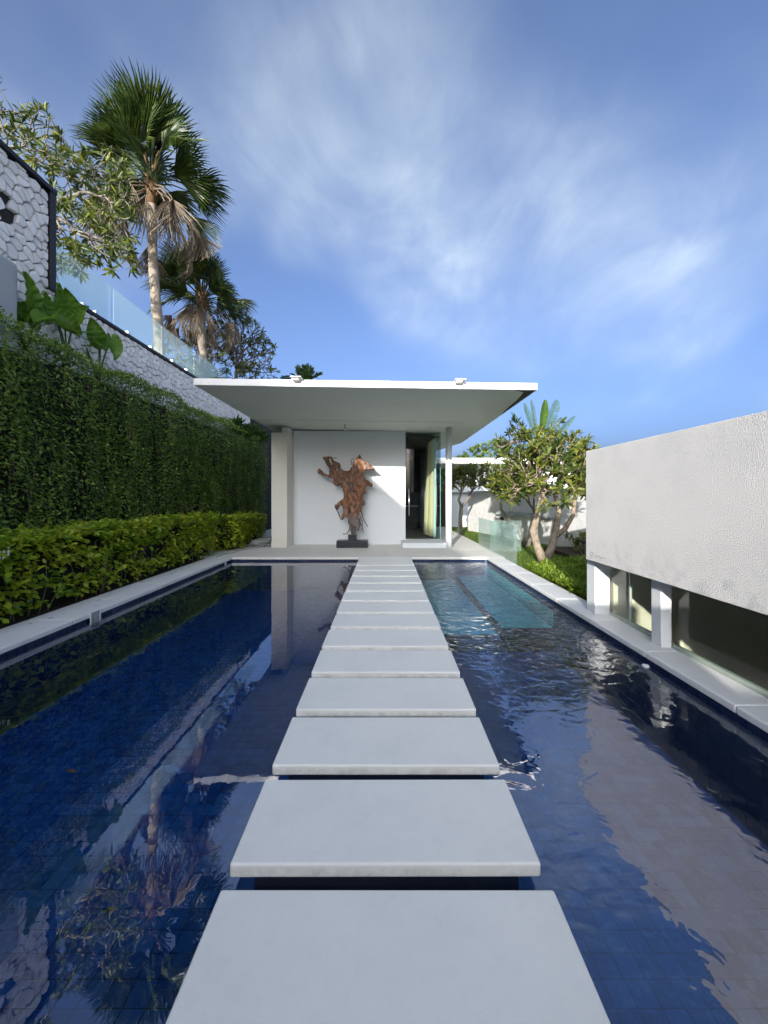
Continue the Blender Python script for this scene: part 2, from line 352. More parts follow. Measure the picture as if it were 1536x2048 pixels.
M['core'] = simple('hedge_core', (.012, .018, .008), .95, 0, .3)
M['twig'] = simple('twig', (.20, .18, .11), .9, 0, .4)
M['petiole'] = simple('petiole', (.16, .12, .06), .7, 0, .4)
M['fallen'] = simple('fallen_leaf', (.05, .035, .02), .8, 0, .3)
def woodmat():
    m, nt, out = mat_new('teak_root'); t = NT(nt); co = t.node('ShaderNodeTexCoord').outputs['Object']
    mp = t.node('ShaderNodeMapping', {0: co, 'Scale': (3.2, 1, .8), 'Rotation': (0, .15, 0)}).outputs[0]
    n = t.noise(mp, 3.2, 8, .65, 1.2); n2 = t.noise(mp, 14, 6, .6, .6)
    cr = t.node('ShaderNodeValToRGB', {0: t.math('ADD', t.math('MULTIPLY', n, .75), t.math('MULTIPLY', n2, .25))}); e = cr.color_ramp.elements
    e[0].position = .36; e[0].color = (.014, .008, .005, 1); e[1].position = .74; e[1].color = (.34, .145, .04, 1)
    x = e.new(.50); x.color = (.13, .048, .015, 1)
    z = t.node('ShaderNodeSeparateXYZ', {0: co}).outputs[2]
    low = t.math('MULTIPLY', t.ramp(t.math('ADD', z, t.math('MULTIPLY', n, .5)), 1.25, .95), .75)
    col = t.mix(low, cr.outputs[0], (.12, .105, .10, 1))
    # near-black tone on the rim of the slab (faces that do not look forward)
    ny = t.math('ABSOLUTE', t.node('ShaderNodeSeparateXYZ', {0: t.node('ShaderNodeNewGeometry').outputs['True Normal']}).outputs[1])
    col = t.mix(t.ramp(ny, .75, .35), col, (.03, .02, .017, 1))
    p = t.node('ShaderNodeBsdfPrincipled', {'Base Color': col, 'Roughness': .42, 'Specular IOR Level': .4, 'Normal': t.bump(n2, .5, .015)})
    nt.links.new(p.outputs[0], out.inputs[0]); return m
M['wood'] = woodmat()
def curtainmat():
    m, nt, out = mat_new('curtain_cloth'); t = NT(nt); co = t.node('ShaderNodeTexCoord').outputs['Object']
    y = t.node('ShaderNodeSeparateXYZ', {0: co}).outputs[1]
    col = t.mix(t.ramp(y, 11.74, 11.62), (.70, .63, .36, 1), (.56, .72, .70, 1))
    p = t.node('ShaderNodeBsdfPrincipled', {'Base Color': col, 'Roughness': .9}); tr = t.node('ShaderNodeBsdfTranslucent', {'Color': col})
    nt.links.new(t.node('ShaderNodeMixShader', {0: .35, 1: p.outputs[0], 2: tr.outputs[0]}).outputs[0], out.inputs[0]); return m
M['curtain'] = curtainmat()

# ------------------------------------------------------------------ setting: ground, pool, decks
XL, XR, Y0, Y1 = -3.57, 2.38, .85, 9.04          # pool edges
WZ, FZ = -.10, -.78
tag(bbox('ground', -300, 300, -120, 500, -3.0, -2.5, M['ground']), kind='structure')
basin = MB().box(XL-.12, XR+.12, Y0-.12, Y1+.12, FZ-.25, FZ-.006).build('pool_floor', M['grout']); tag(basin, kind='structure')
wall = MB()
wall.box(XL-.12, XL-.008, Y0-.12, Y1+.12, FZ-.006, -.062); wall.box(XR+.008, XR+.12, Y0-.12, Y1+.12, FZ-.006, -.062)
wall.box(XL-.008, XR+.008, Y1+.008, Y1+.12, FZ-.006, -.062); wall.box(XL-.008, XR+.008, Y0-.12, Y0-.008, FZ-.006, -.062)
pwall = wall.build('pool_wall', M['grout_light']); tag(pwall, kind='structure')
T = .1
tm = bev_mesh(MB().box(-T/2+.0022, T/2-.0022, -T/2+.0022, T/2-.0022, -.01, 0).mesh('tile'), .0015, 1)
tm = MB().box(-T/2+.0022, T/2-.0022, -T/2+.0022, T/2-.0022, -.01, 0).mesh('tile'); tm.materials.append(M['tile'])
GX0, GY0 = .62, 5.45                                # green shallow shelf in the far right of the pool
allt = []
nx, ny = int((XR-XL)/T), int((Y1-Y0)/T)
for i in range(nx+1):
    for j in range(ny+1):
        x, y = XR-T*(i+.5), Y0+T*(j+.5)
        if x < XL or y+T/2 > Y1+.04: continue
        if x > GX0 and y > GY0: continue
        u = CX+x*F/y; v = CY+(H-FZ)*F/y
        vis = -20 < u < 1556 and v < 2090 and abs(x)*F*(1/y) > .42*(v-CY)*.0+abs(.64*(H-FZ)/(H)*1.0)*F/y
        allt.append((y, x, vis))
allt.sort()
cnt = 0; rest = MB()
def tile_z(x, y): return FZ+.0015*mnoise.noise((x*9, y*9, 1.3))
for y, x, vis in allt:
    if vis and cnt < 300:
        o = link('tile', tm, None, basin); o.location = (x, y, tile_z(x, y)); o.rotation_euler = (random.gauss(0, .006), random.gauss(0, .006), random.gauss(0, .006)); cnt += 1
    else:
        z = tile_z(x, y); e = T/2-.0022; rest.box(x-e, x+e, y-e, y+e, z-.01, z)
tag(rest.build('tile_field', M['tile'], basin), kind='stuff')
# wall tiles (right wall nearest ones singly, the rest joined)
wt = MB().box(-.004, .008, -T/2+.003, T/2-.003, -T/2+.003, T/2-.003).mesh('wall_tile'); wt.materials.append(M['tile_wall'])
rest = MB(); e = T/2-.003; cnt = 0
for j in range(ny+1):
    y = Y0+T*(j+.5)
    if y > Y1: continue
    for k in range(7):
        z = -.118-T*k
        if k < 3 and 2.3 < y < 5.5 and cnt < 100:
            o = link('wall_tile', wt, None, pwall); o.location = (XR+.002, y, z); cnt += 1
        else: rest.box(XR-.002, XR+.01, y-e, y+e, z-e, z+e)
        rest.box(XL-.01, XL+.002, y-e, y+e, z-e, z+e)
for i in range(nx):
    x = XL+T*(i+.5)
    for k in range(7):
        z = -.118-T*k
        rest.box(x-e, x+e, Y1-.002, Y1+.01, z-e, z+e); rest.box(x-e, x+e, Y0-.01, Y0+.002, z-e, z+e)
tag(rest.build('wall_tile_field', M['tile_wall'], pwall), kind='stuff')
# shallow green shelf and bench
g = MB(); s = .15
def green_field(x0, x1, y0, y1, z):
    x = x0
    while x < x1-.02:
        y = y0
        while y < y1-.02:
            xe, ye = min(x+s, x1), min(y+s, y1)
            g.box(x+.002, xe-.002, y+.002, ye-.002, z-.012, z+.002*mnoise.noise((x*7, y*7, 3))); y += s
        x += s
shelf = MB().box(GX0, 1.62, GY0, Y1-.003, FZ-.004, -.552).box(1.622, XR-.003, GY0, Y1-.003, FZ-.004, -.452).build('pool_shelf', M['tile_dark']); tag(shelf, kind='structure')
green_field(GX0+.01, 1.60, GY0+.02, Y1-.02, -.54); green_field(1.655, XR-.02, GY0+.02, Y1-.02, -.44)
g.box(XR-.006, XR-.0035, GY0+.02, Y1-.02, -.44, -.22)
tag(g.build('shelf_tile_field', M['tile_green'], shelf), kind='stuff')
# water
wv = [(XL, Y0), (XR, Y0), (XR, Y1), (XL, Y1)]
water = MB().box(XL-.006, XR+.006, Y0-.006, Y1+.006, FZ-.03, WZ).build('water', M['water']); tag(water, kind='structure')

# copings (rounded lip over the pool) and decks
def strip(name, x0, x1, y0, y1, z0, z1, mat, bev=.018): return tag(bbox(name, x0, x1, y0, y1, z0, z1, mat, None, bev, 3), kind='structure')
lc = thing('left_coping', None, None); tag(lc, kind='structure')
y = -1.0
while y < 9.0:
    L = .9; bbox('coping_stone', XL-.50, XL+.03, y+.0015, min(y+L, 9.0)-.0015, -.06, 0, M['coping'], lc, .014, 3); y += L
rc = thing('right_coping', None, None); tag(rc, kind='structure')
y = -1.0
while y < 9.0:
    L = .9; bbox('coping_stone', XR-.03, XR+.285 if y < 3.9 else XR+.335, y+.0015, min(y+L, 9.0)-.0015, -.06, 0, M['coping'], rc, .014, 3); y += L
strip('coping_bed', XR+.122, XR+.34, -1, 9, -2.5, -.0605, M['soil'], 0)
deck = MB().box(XL-1.6, 2.76, Y1+.125, 24, -2.5, -.062).build('deck', M['deck']); tag(deck, kind='structure')
xs = [XL-.50, -2.35, -1.15, .05, 1.2, 2.78]
k = 0
for i in range(len(xs)-1):
    for (a, b) in ((9.003, 10.2), (10.2, 11.4)):
        bbox('paving_slab', xs[i]+.001, xs[i+1]-.001, (a-.03 if a < 9.1 else a)+.001, b-.001, -.06, .0+(.0005 if (i % 2) else 0), M['deck'], deck, .006, 2)
bbox('paving_slab', 1.7, 2.78, 11.402, 18, -.06, 0, M['deck'], deck, .006, 2)
bbox('paving_slab', XL-1.5, XL-.502, 9.003, 14, -.06, -.004, M['deck'], deck, .006, 2)
tag(bbox('near_deck', -5.3, 2.70, -8, Y0-.02, -2.5, -.002, M['deck']), kind='structure')
tag(bbox('soil_bed', -5.46, XL-.502, -8, 9.0, -2.5, -.03, M['soil']), kind='structure')
lawn = MB().prism([(2.725, 4.95), (60, 4.95), (60, 160), (2.80, 160)], -2.5, -.06).build('lawn', M['lawn']); tag(lawn, kind='structure')
tag(bbox('far_lawn', -60, 2.79, 24.01, 160, -2.5, -.07, M['lawn']), kind='structure')

# ------------------------------------------------------------------ stepping slabs
ords = ['nearest', 'second', 'third', 'fourth', 'fifth', 'sixth', 'seventh', 'eighth', 'ninth', 'tenth', 'eleventh', 'twelfth', 'thirteenth']
smesh = bev_mesh(MB().box(-.594, .594, -.444, 0, -.055, 0).mesh('slab'), .009, 3)
pmesh = MB().box(-.515, .515, -.41, -.03, FZ+.003, -.053).mesh('support')
for n in range(13):
    yb = 1.384+.5375*n
    t = thing('stepping_slab', f'{ords[n]} pale stone stepping slab of the path over the pool, counting from the camera', 'stepping stone', (.006, yb, 0), 'stepping slabs across the pool')
    a = link('slab', smesh, M['slab']); a.parent = t
    a.rotation_euler = (0, 0, random.gauss(0, .0012)); a.location = (random.gauss(0, .002), random.gauss(0, .002), random.gauss(0, .0008))
    b = link('support', pmesh, M['tile_dark']); b.parent = t
t = thing('landing_slab', 'long pale stone slab joining the stepping path to the pavilion deck', 'stepping stone', (.006, 8.43, 0))
bbox('slab', -.588, .600, 7.925, 8.969, -.055, 0, M['slab'], t, .009, 3)
bbox('support', -.509, .521, 7.955, 8.96, FZ+.003, -.053, M['tile_dark'], t)

# ------------------------------------------------------------------ pool pavilion
pav = thing('pool_pavilion', 'white flat-roofed pool pavilion with wide overhang and corner glass door', 'pavilion', (0, 11.3, 0))
YW = 11.32
bbox('wall', -2.679, .60, YW, YW+.2, 0, 3.32, M['white'], pav, .006)
bbox('pier', -3.11, -2.68, 10.6, 14.5, 0, 3.15, M['pier'], pav, .012)
bbox('pier_cap', -2.86, -2.70, 10.78, 11.3, 3.15, 3.33, M['white'], pav)
SOF = lambda x, y: 3.325-.0145*(x-1.0)
roofp = [(-3.41, 6.9), (2.715, 6.9), (2.715, 13.75), (2.27, 15.7), (1.7, 18.5), (-3.41, 18.5)]
roof = MB().prism(roofp, SOF, lambda x, y: SOF(x, y)+.118).build('roof', M['roof'], pav)
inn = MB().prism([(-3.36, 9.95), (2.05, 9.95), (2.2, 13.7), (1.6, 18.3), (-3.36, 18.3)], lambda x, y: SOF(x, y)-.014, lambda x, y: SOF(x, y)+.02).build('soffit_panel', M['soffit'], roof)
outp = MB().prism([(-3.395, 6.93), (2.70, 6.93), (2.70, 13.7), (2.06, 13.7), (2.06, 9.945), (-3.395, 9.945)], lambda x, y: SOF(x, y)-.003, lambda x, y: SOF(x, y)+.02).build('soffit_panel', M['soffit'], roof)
# dark water stain under the right front corner
st = MB(); stp = [(2.69, 6.94), (2.30, 6.94), (2.42, 7.0), (2.52, 7.05), (2.56, 7.3), (2.60, 7.7), (2.62, 8.2), (2.66, 8.75), (2.69, 8.9)]
st.prism(stp, lambda x, y: SOF(x, y)-.0045, lambda x, y: SOF(x, y)-.0032).build('stain', simple('mould_stain', (.10, .095, .085), .95, 0, .6), roof)
col = MB().tube([(1.765, 10.73, 0), (1.765, 10.73, 3.32)], .088, 28).build('column', M['white'], pav, True)
bbox('step', .475, 1.67, 10.53, 14.5, .002, .136, M['white'], pav, .008)
door = MB().box(.615, 1.605, YW-.012, YW, .15, 3.27, 0).build('glass_door', M['glass_door'], pav)
MB().tube([(.70, YW-.05, .85), (.70, YW-.05, 1.62)], .014, 8).tube([(.70, YW-.05, .93), (.70, YW-.013, .93)], .008, 6).tube([(.70, YW-.05, 1.54), (.70, YW-.013, 1.54)], .008, 6).build('handle', M['steel'], door, True)
for a, b in ((.62, .74), (1.33, 1.6)): MB().box(a, b, YW-.02, YW+.008, .137, .165).build('patch_fitting', M['steel'], door)
sg = MB(); sg.box(1.608, 1.62, YW-.012, 13.2, .137, 3.29).build('side_glass', M['glass_door'], pav)
MB().box(1.609, 1.6215, YW-.014, YW-.0121, .137, 3.29).build('glass_corner', M['glass_edge'], pav)
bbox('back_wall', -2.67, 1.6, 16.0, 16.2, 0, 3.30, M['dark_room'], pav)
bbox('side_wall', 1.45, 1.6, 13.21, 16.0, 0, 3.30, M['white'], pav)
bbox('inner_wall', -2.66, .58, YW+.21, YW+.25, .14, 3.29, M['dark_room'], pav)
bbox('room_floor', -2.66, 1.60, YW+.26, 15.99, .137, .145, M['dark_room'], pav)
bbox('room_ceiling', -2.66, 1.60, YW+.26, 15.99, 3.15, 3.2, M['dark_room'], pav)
t = thing('cabinet', 'dark cabinet inside the pavilion, dimly seen through the glass door', 'cabinet', (.85, 15.5, .145))
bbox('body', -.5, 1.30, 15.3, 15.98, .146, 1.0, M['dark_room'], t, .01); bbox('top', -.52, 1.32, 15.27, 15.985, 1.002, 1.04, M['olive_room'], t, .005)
# curtain hung along the side glass
cu = MB(); pts = []; nfold = 70
for i in range(nfold+1):
    a = i/nfold; yy = 11.42+a*1.25
    pts.append((1.50-.05*math.sin(a*26)-.16*a-.012*math.sin(a*67), yy))
for zi in range(7):
    zz = .19+(3.12-.19)*zi/6
    for i, (x, yy) in enumerate(pts):
        fl = 1-.45*(zi/6); cu.v.append((1.52+(x-1.52)*(1.25*fl), 11.42+(yy-11.42)*(.55+.45*fl), zz))
n1 = nfold+1
for zi in range(6):
    for i in range(nfold): cu.f.append((zi*n1+i, zi*n1+i+1, (zi+1)*n1+i+1, (zi+1)*n1+i)); cu.m.append(0)
ct = thing('curtain', 'pale green and aqua curtain hanging inside the pavilion corner glass', 'curtain', (1.5, 11.5, .19))
co_ = cu.build('cloth', M['curtain'], ct, True)
MB().tube([(1.50, 11.36, 3.13), (1.50, 13.1, 3.13)], .012, 8).build('rail', M['steel'], ct, True)
# soffit spotlight and brackets on the roof edge
t = thing('ceiling_spotlight', 'small dark spotlight under the pavilion soffit above the sculpture', 'spotlight', at(690, 850, 10.4))
p = at(690, 850, 10.4); MB().tube([(p.x, 10.4, 3.14), (p.x, 10.4, 3.24)], .035, 14).build('lamp_head', M['steel'], t, True)
MB().tube([(p.x, 10.4, 3.2), (p.x, 10.4, 3.345)], .012, 8).build('stem', M['black'], t, True)
for px, lab in ((593, 'small white angled bracket on the left part of the pavilion roof edge'), (919, 'small white angled bracket on the right part of the pavilion roof edge')):
    x = (px-CX)*6.85/F; z = SOF(x, 6.9)+.118
    t = thing('roof_bracket', lab, 'bracket', (x, 6.85, z), 'roof edge brackets')
    bbox('plate', x-.09, x+.10, 6.74, 7.1, z+.001, z+.018, M['roof'], t, .003)
    bbox('lamp_body', x-.07, x+.05, 6.78, 6.89, z-.04, z, M['roof'], t, .012)

# ------------------------------------------------------------------ root-wood sculpture
def sp(x, y, Y=10.75): return at(600+x/6.982, 880+y/6.982, Y)
outl = [(320,250),(335,238),(420,230),(440,235),(465,280),(500,305),(540,325),(555,360),(550,400),(580,420),(620,435),(665,435),(700,420),(710,390),(740,375),(745,330),(770,290),(800,245),(830,205),(845,225),(855,260),(880,290),(910,305),(950,300),(965,335),(985,355),(1020,385),(1035,400),(1030,420),(1000,410),(960,415),(920,415),(890,430),(905,470),(885,495),(900,525),(930,560),(970,585),(1005,620),(1000,650),(965,632),(925,640),(910,675),(925,715),(910,745),(885,745),(870,765),(868,820),(870,855),(900,860),(880,905),(862,935),(855,1000),(820,1010),(800,1020),(800,1070),(815,1110),(840,1160),(830,1220),(810,1255),(800,1215),(760,1210),(720,1180),(690,1150),(680,1100),(650,1075),(620,1080),(600,1105),(575,1115),(562,1080),(590,1050),(612,1020),(610,960),(590,915),(560,920),(540,950),(525,970),(505,930),(520,890),(550,850),(600,825),(612,790),(615,740),(605,690),(600,640),(580,610),(545,620),(510,640),(480,605),(470,590),(485,560),(450,530),(400,520),(340,500),(290,475),(255,465),(252,430),(275,405),(305,430),(330,460),(370,480),(410,490),(420,470),(412,440),(420,400),(395,360),(360,310),(335,275)]
holes = [[(405,268),(428,266),(455,330),(440,348),(418,318)], [(498,398),(538,402),(528,430),(505,424)], [(658,590),(688,592),(708,618),(690,640),(664,624)], [(678,950),(694,960),(704,1012),(686,1010)], [(735,712),(752,715),(760,735),(742,735)]]
cu_d = bpy.data.curves.new('root_outline', 'CURVE'); cu_d.dimensions = '2D'; cu_d.fill_mode = 'BOTH'; cu_d.extrude = .03; cu_d.bevel_depth = .022; cu_d.bevel_resolution = 2; cu_d.offset = -.012
holes = [[(sum(q[0] for q in h_)/len(h_)*(-.35)+x*1.35, sum(q[1] for q in h_)/len(h_)*(-.35)+y*1.35) for x, y in h_] for h_ in holes]
for poly in [outl]+holes:
    s_ = cu_d.splines.new('POLY'); s_.points.add(len(poly)-1); s_.use_cyclic_u = True
    for q, (x, y) in zip(s_.points, poly):
        w = sp(x, y); q.co = (w.x, w.z, 0, 1)
tmp = bpy.data.objects.new('tmp_outline', cu_d); C.objects.link(tmp)
dg = bpy.context.evaluated_depsgraph_get(); me = bpy.data.meshes.new_from_object(tmp.evaluated_get(dg)); bpy.data.objects.remove(tmp, do_unlink=True)
tmp = bpy.data.objects.new('tmp_root', me); C.objects.link(tmp)
rm = tmp.modifiers.new('r', 'REMESH'); rm.mode = 'VOXEL'; rm.voxel_size = .012
dg = bpy.context.evaluated_depsgraph_get(); me2 = bpy.data.meshes.new_from_object(tmp.evaluated_get(dg)); bpy.data.objects.remove(tmp, do_unlink=True)
V = np.empty(len(me2.vertices)*3, np.float32); me2.vertices.foreach_get('co', V); V = V.reshape(-1, 3)
Nn = np.empty(len(me2.vertices)*3, np.float32); me2.vertices.foreach_get('normal', Nn); Nn = Nn.reshape(-1, 3)
W_ = np.empty_like(V)
for i, (p, q) in enumerate(zip(V, Nn)):
    h = .022*mnoise.noise((p[0]*6, p[1]*2.6, 2))+.012*mnoise.noise((p[0]*18, p[1]*9, 5)); bow = .09*mnoise.noise((p[0]*1.3, p[1]*1.1, 9))
    r_ = p+q*h
    W_[i] = (r_[0], 10.75-r_[2]*1.25+bow, r_[1])
me2.vertices.foreach_set('co', W_.ravel()); me2.flip_normals() if False else None; me2.update()
bm = bmesh.new(); bm.from_mesh(me2); bmesh.ops.recalc_face_normals(bm, faces=bm.faces); bm.to_mesh(me2); bm.free()
sc = thing('root_sculpture', 'carved brown tree-root sculpture on a black block before the white wall', 'sculpture', (-.9, 10.75, 0))
body = link('root_wood', me2, M['wood'], sc, True)
td = MB()
tend = [([(500,900),(488,930),(525,1000),(562,1080)],.018,.014),([(700,1150),(692,1250),(655,1305),(615,1318),(600,1300)],.02,.01),([(720,1170),(716,1260),(728,1345)],.028,.02),
        ([(765,1200),(772,1270),(755,1345)],.028,.02),([(742,1190),(738,1345)],.03,.022),([(855,1000),(872,1060),(900,1140),(950,1210)],.018,.010),([(820,1020),(870,1130),(868,1250)],.014,.007),
        ([(835,1090),(862,1200),(886,1300)],.012,.006),([(720,345),(714,290),(738,256),(756,262)],.012,.006),([(470,262),(495,246),(514,256)],.012,.006),([(880,905),(905,905),(922,880)],.014,.007),
        ([(1000,640),(1012,640)],.012,.008),([(690,1080),(676,1150),(694,1200)],.015,.01),([(800,1030),(825,1110),(850,1190)],.018,.01),([(810,1210),(820,1265)],.016,.008)]
for pl, r0, r1 in tend:
    P = [sp(x, y)+Vector((0, .02*math.sin(i*2.1+x), 0)) for i, (x, y) in enumerate(pl)]
    Q = []
    for a, b in zip(P[:-1], P[1:]): Q += [a, a.lerp(b, .5)+Vector((random.gauss(0, .006), random.gauss(0, .01), random.gauss(0, .006)))]
    Q.append(P[-1]); MB().tube(Q, [r0+(r1-r0)*i/(len(Q)-1) for i in range(len(Q))], 7).build('root_tendril', M['wood'], sc, True)
a, b = sp(675, 1330), sp(790, 1415); bbox('post', a.x, b.x, 10.67, 10.83, .19, a.z+.02, M['dark_stone'], sc, .006)
a, b = sp(512, 1412, 10.64), sp(948, 1500, 10.64); bbox('base', a.x, b.x, 10.56, 10.94, .0006, .19, M['dark_stone'], sc, .012)

# ------------------------------------------------------------------ right building (low block beside the pool)
rb = thing('low_building', 'low white building at the right pool edge, rough stucco parapet over glazing', 'building', (2.6, 1, 0))
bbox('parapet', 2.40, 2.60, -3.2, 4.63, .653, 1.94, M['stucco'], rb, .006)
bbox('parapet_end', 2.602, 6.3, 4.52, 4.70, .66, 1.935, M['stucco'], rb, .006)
bbox('roof', 2.602, 6.3, -3.2, 4.50, 1.45, 1.6, M['white'], rb)
bbox('end_pier', 2.50, 2.68, 4.62, 4.80, -.0, .652, M['white'], rb, .004)
bbox('post', 2.556, 2.655, 3.59, 3.72, 0, .652, M['white'], rb, .004)
bbox('post', 2.556, 2.655, 1.55, 1.68, 0, .652, M['white'], rb, .004)
bbox('sill', 2.668, 2.715, -3.2, 4.6, -.06, .028, M['sill'], rb, .004)
for (a, b) in ((3.73, 4.60), (1.69, 3.585), (-3.2, 1.545)):
    MB().box(2.688, 2.698, a, b, .029, .70).build('window_pane', M['glass_dark'], rb)
bbox('mullion', 2.682, 2.704, 4.24, 4.262, .029, .70, M['sill'], rb)
bbox('room_end_wall', 2.735, 6.2, 4.64, 4.72, -2.4, .66, M['cream'], rb)
bbox('room_back_wall', 6.2, 6.3, -3.2, 4.72, -2.4, 1.44, M['olive_room'], rb)
bbox('room_floor', 2.735, 6.19, -3.2, 4.63, -2.45, -1.2, M['olive_room'], rb)
bbox('lower_wall', 2.717, 2.724, -3.2, 4.63, -1.2, .02, M['olive_room'], rb)
stn = MB().box(2.6805, 2.684, 4.66, 4.70, .0, .5); stn.build('rust_streak', M['rust'], rb)
# scratch marks at the far lower corner of the parapet
mk = MB()
def onp(px, py): k_ = 2.3985; Yy = k_*F/(px-CX); q = at(px, py, Yy); return (2.3988, q.y, q.z)
for sq in ([(1179,1107),(1182,1104),(1186,1106),(1185,1111),(1181,1112),(1179,1107)], [(1188,1112),(1191,1110),(1194,1113),(1192,1115)], [(1194,1115),(1198,1111),(1202,1117),(1207,1114),(1212,1118)]):
    mk.tube([onp(*q) for q in sq], .0022, 5)
mk.build('scratch_mark', simple('scratch_grey', (.22, .22, .22), .9), rb)

# ------------------------------------------------------------------ left terrace wall of rubble stone
XW = -5.40
tag(bbox('terrace', -60, XW-.36, -60, 60, -2.5, 4.72, M['ground']), kind='structure')
sw = thing('stone_wall', 'white rubble stone retaining wall stepping down behind the hedge', 'wall', (XW, 6, 0))
bbox('tall_wall', XW-.35, XW-.045, -60, 6.2, -2.5, 6.30, M['mortar'], sw); bbox('low_wall', XW-.35, XW-.045, 6.201, 26, -2.5, 4.74, M['mortar'], sw)
bbox('trim', XW-.40, XW+.06, -3, 6.32, 6.301, 6.37, M['black'], sw, .006); bbox('trim', XW-.36, XW+.05, 6.202, 6.31, 4.72, 6.30, M['black'], sw, .006)
bbox('trim', XW-.36, XW+.05, 6.32, 26, 4.742, 4.80, M['black'], sw, .006)
def clip(poly, n, d):
    out = []
    for i in range(len(poly)):
        a, b = poly[i], poly[(i+1) % len(poly)]; da, db = a[0]*n[0]+a[1]*n[1]-d, b[0]*n[0]+b[1]*n[1]-d
        if da <= 0: out.append(a)
        if da*db < 0: t_ = da/(da-db); out.append((a[0]+(b[0]-a[0])*t_, a[1]+(b[1]-a[1])*t_))
    return out
def stone_cells(y0, y1, z0, z1, s, seed):
    r = random.Random(seed); nyy, nzz = int((y1-y0)/s)+2, int((z1-z0)/(s*.9))+2; pts = {}
    for i in range(-1, nyy+1):
        for j in range(-1, nzz+1):
            pts[i, j] = (y0+(i+.5+(j % 2)*.5+r.uniform(-.42, .42))*s, z0+(j+.5+r.uniform(-.4, .4))*s*.9)
    cells = []
    for (i, j), p in pts.items():
        poly = [(y0, z0), (y1, z0), (y1, z1), (y0, z1)]
        if not (y0-.05 < p[0] < y1+.05 and z0-.05 < p[1] < z1+.05): continue
        for di in range(-3, 4):
            for dj in range(-3, 4):
                q = pts.get((i+di, j+dj))
                if q is None or (di == 0 and dj == 0): continue
                n = (q[0]-p[0], q[1]-p[1]); d = (n[0]*(p[0]+q[0])+n[1]*(p[1]+q[1]))/2
                poly = clip(poly, n, d)
                if len(poly) < 3: break
            if len(poly) < 3: break
        if len(poly) >= 3: cells.append(poly)
    return cells
def stone_geo(mb, poly, r):
    cy = sum(p[0] for p in poly)/len(poly); cz = sum(p[1] for p in poly)/len(poly)
    gap = .004+r.uniform(0, .005); P = []
    for (y, z) in poly:
        L = math.hypot(y-cy, z-cz); k_ = max(.3, 1-gap/max(L*.75, .01)); P.append((cy+(y-cy)*k_, cz+(z-cz)*k_))
    # cut the corners so that the stones look hewn
    Q = []; n = len(P)
    for i in range(n):
        a, b = P[i], P[(i+1) % n]; w1, w2 = r.uniform(.03, .2), r.uniform(.03, .2); Q += [(a[0]*(1-w1)+b[0]*w1, a[1]*(1-w1)+b[1]*w1), (a[0]*w2+b[0]*(1-w2), a[1]*w2+b[1]*(1-w2))]
    P = Q; n = len(P); pr = r.uniform(.0, .022)
    v = [(XW-.05, y, z) for y, z in P]+[(XW-.015+pr*.5, y, z) for y, z in P]+[(XW+.006+pr+r.uniform(-.006, .006), cy+(y-cy)*.86, cz+(z-cz)*.86) for y, z in P]
    f = [tuple((i, (i+1) % n, n+(i+1) % n, n+i)) for i in range(n)]+[(n+i, n+(i+1) % n, 2*n+(i+1) % n, 2*n+i) for i in range(n)]+[tuple(range(2*n, 3*n))]
    mb.add(v, f)
r = random.Random(3)
cells = [(c, 0) for c in stone_cells(3.8, 6.2, 4.3, 6.29, .155, 1)]+[(c, 1) for c in stone_cells(6.2, 15.5, 3.55, 4.735, .15, 2)]+[(c, 1) for c in stone_cells(4.6, 6.2, 3.4, 4.3, .15, 4)]
hole_c = at(17, 420, XW*F/(17-CX)); scored = []
for c, k_ in cells:
    cy = sum(p[0] for p in c)/len(c); cz = sum(p[1] for p in c)/len(c); u = CX+XW*F/cy
    if abs(cy-hole_c.y) < .055 and abs(cz-hole_c.z) < .16: continue
    scored.append((u < -12, cy, c))
scored.sort(key=lambda q: (q[0], q[1]))
rest = MB()
for i, (off, cy, c) in enumerate(scored):
    if not off and i < 300: mb = MB(); stone_geo(mb, c, r); mb.build('stone', M['stone'], sw)
    else: stone_geo(rest, c, r)
tag(rest.build('stone_field', M['stone'], sw), kind='stuff')
bl = thing('grey_block', 'smooth grey rendered block against the stone wall at the left picture edge', 'block', (-5.2, 5.2, 0))
bbox('block', XW+.045, -5.08, 4.4, 5.38, 3.2, 4.62, M['grey_plaster'], bl, .05, 4)
# glass balustrade on the terrace edge
gb = thing('glass_balustrade', 'frameless greenish glass balustrade along the top of the stone wall', 'balustrade', (XW, 10, 4.8))
def pane(name, x0, x1, y0, y1, z0, z1, parent, along='y'):
    mb = MB().box(x0, x1, y0, y1, z0, z1)
    mb.m = [1, 1, 1, 0, 1, 0] if along == 'y' else [1, 1, 0, 1, 0, 1]
    return mb.build(name, [M['glass'], M['glass_edge']], parent)
for a, b in ((6.33, 7.61), (7.70, 9.33), (9.36, 10.92), (10.95, 12.58), (12.61, 14.3), (14.33, 16)): pane('glass_pane', XW-.006, XW+.006, a, b, 4.801, 5.53, gb)
for yy in (6.9, 7.2, 8.1, 8.9, 9.8, 10.5, 11.4, 12.2): bbox('clamp', XW-.03, XW+.03, yy, yy+.06, 4.801, 4.86, M['steel'], gb)
# low glass fence at the right end of the deck
gf = thing('glass_fence', 'low frameless glass panel along the right edge of the pavilion deck', 'glass fence', (2.71, 9.5, 0))
pane('glass_pane', 2.702, 2.716, 7.98, 9.6, .0008, .80, gf); pane('glass_pane', 2.702, 2.716, 9.62, 11.19, .0008, .79, gf)
gf2 = thing('glass_fence', 'glass fence standing across the lawn behind the deck-edge panel', 'glass fence', (3.1, 10.3, -.06))
pane('glass_pane', 2.80, 3.12, 10.3, 10.314, -.06, .76, gf2, 'x'); pane('glass_pane', 3.13, 3.62, 10.3, 10.314, -.06, .76, gf2, 'x')

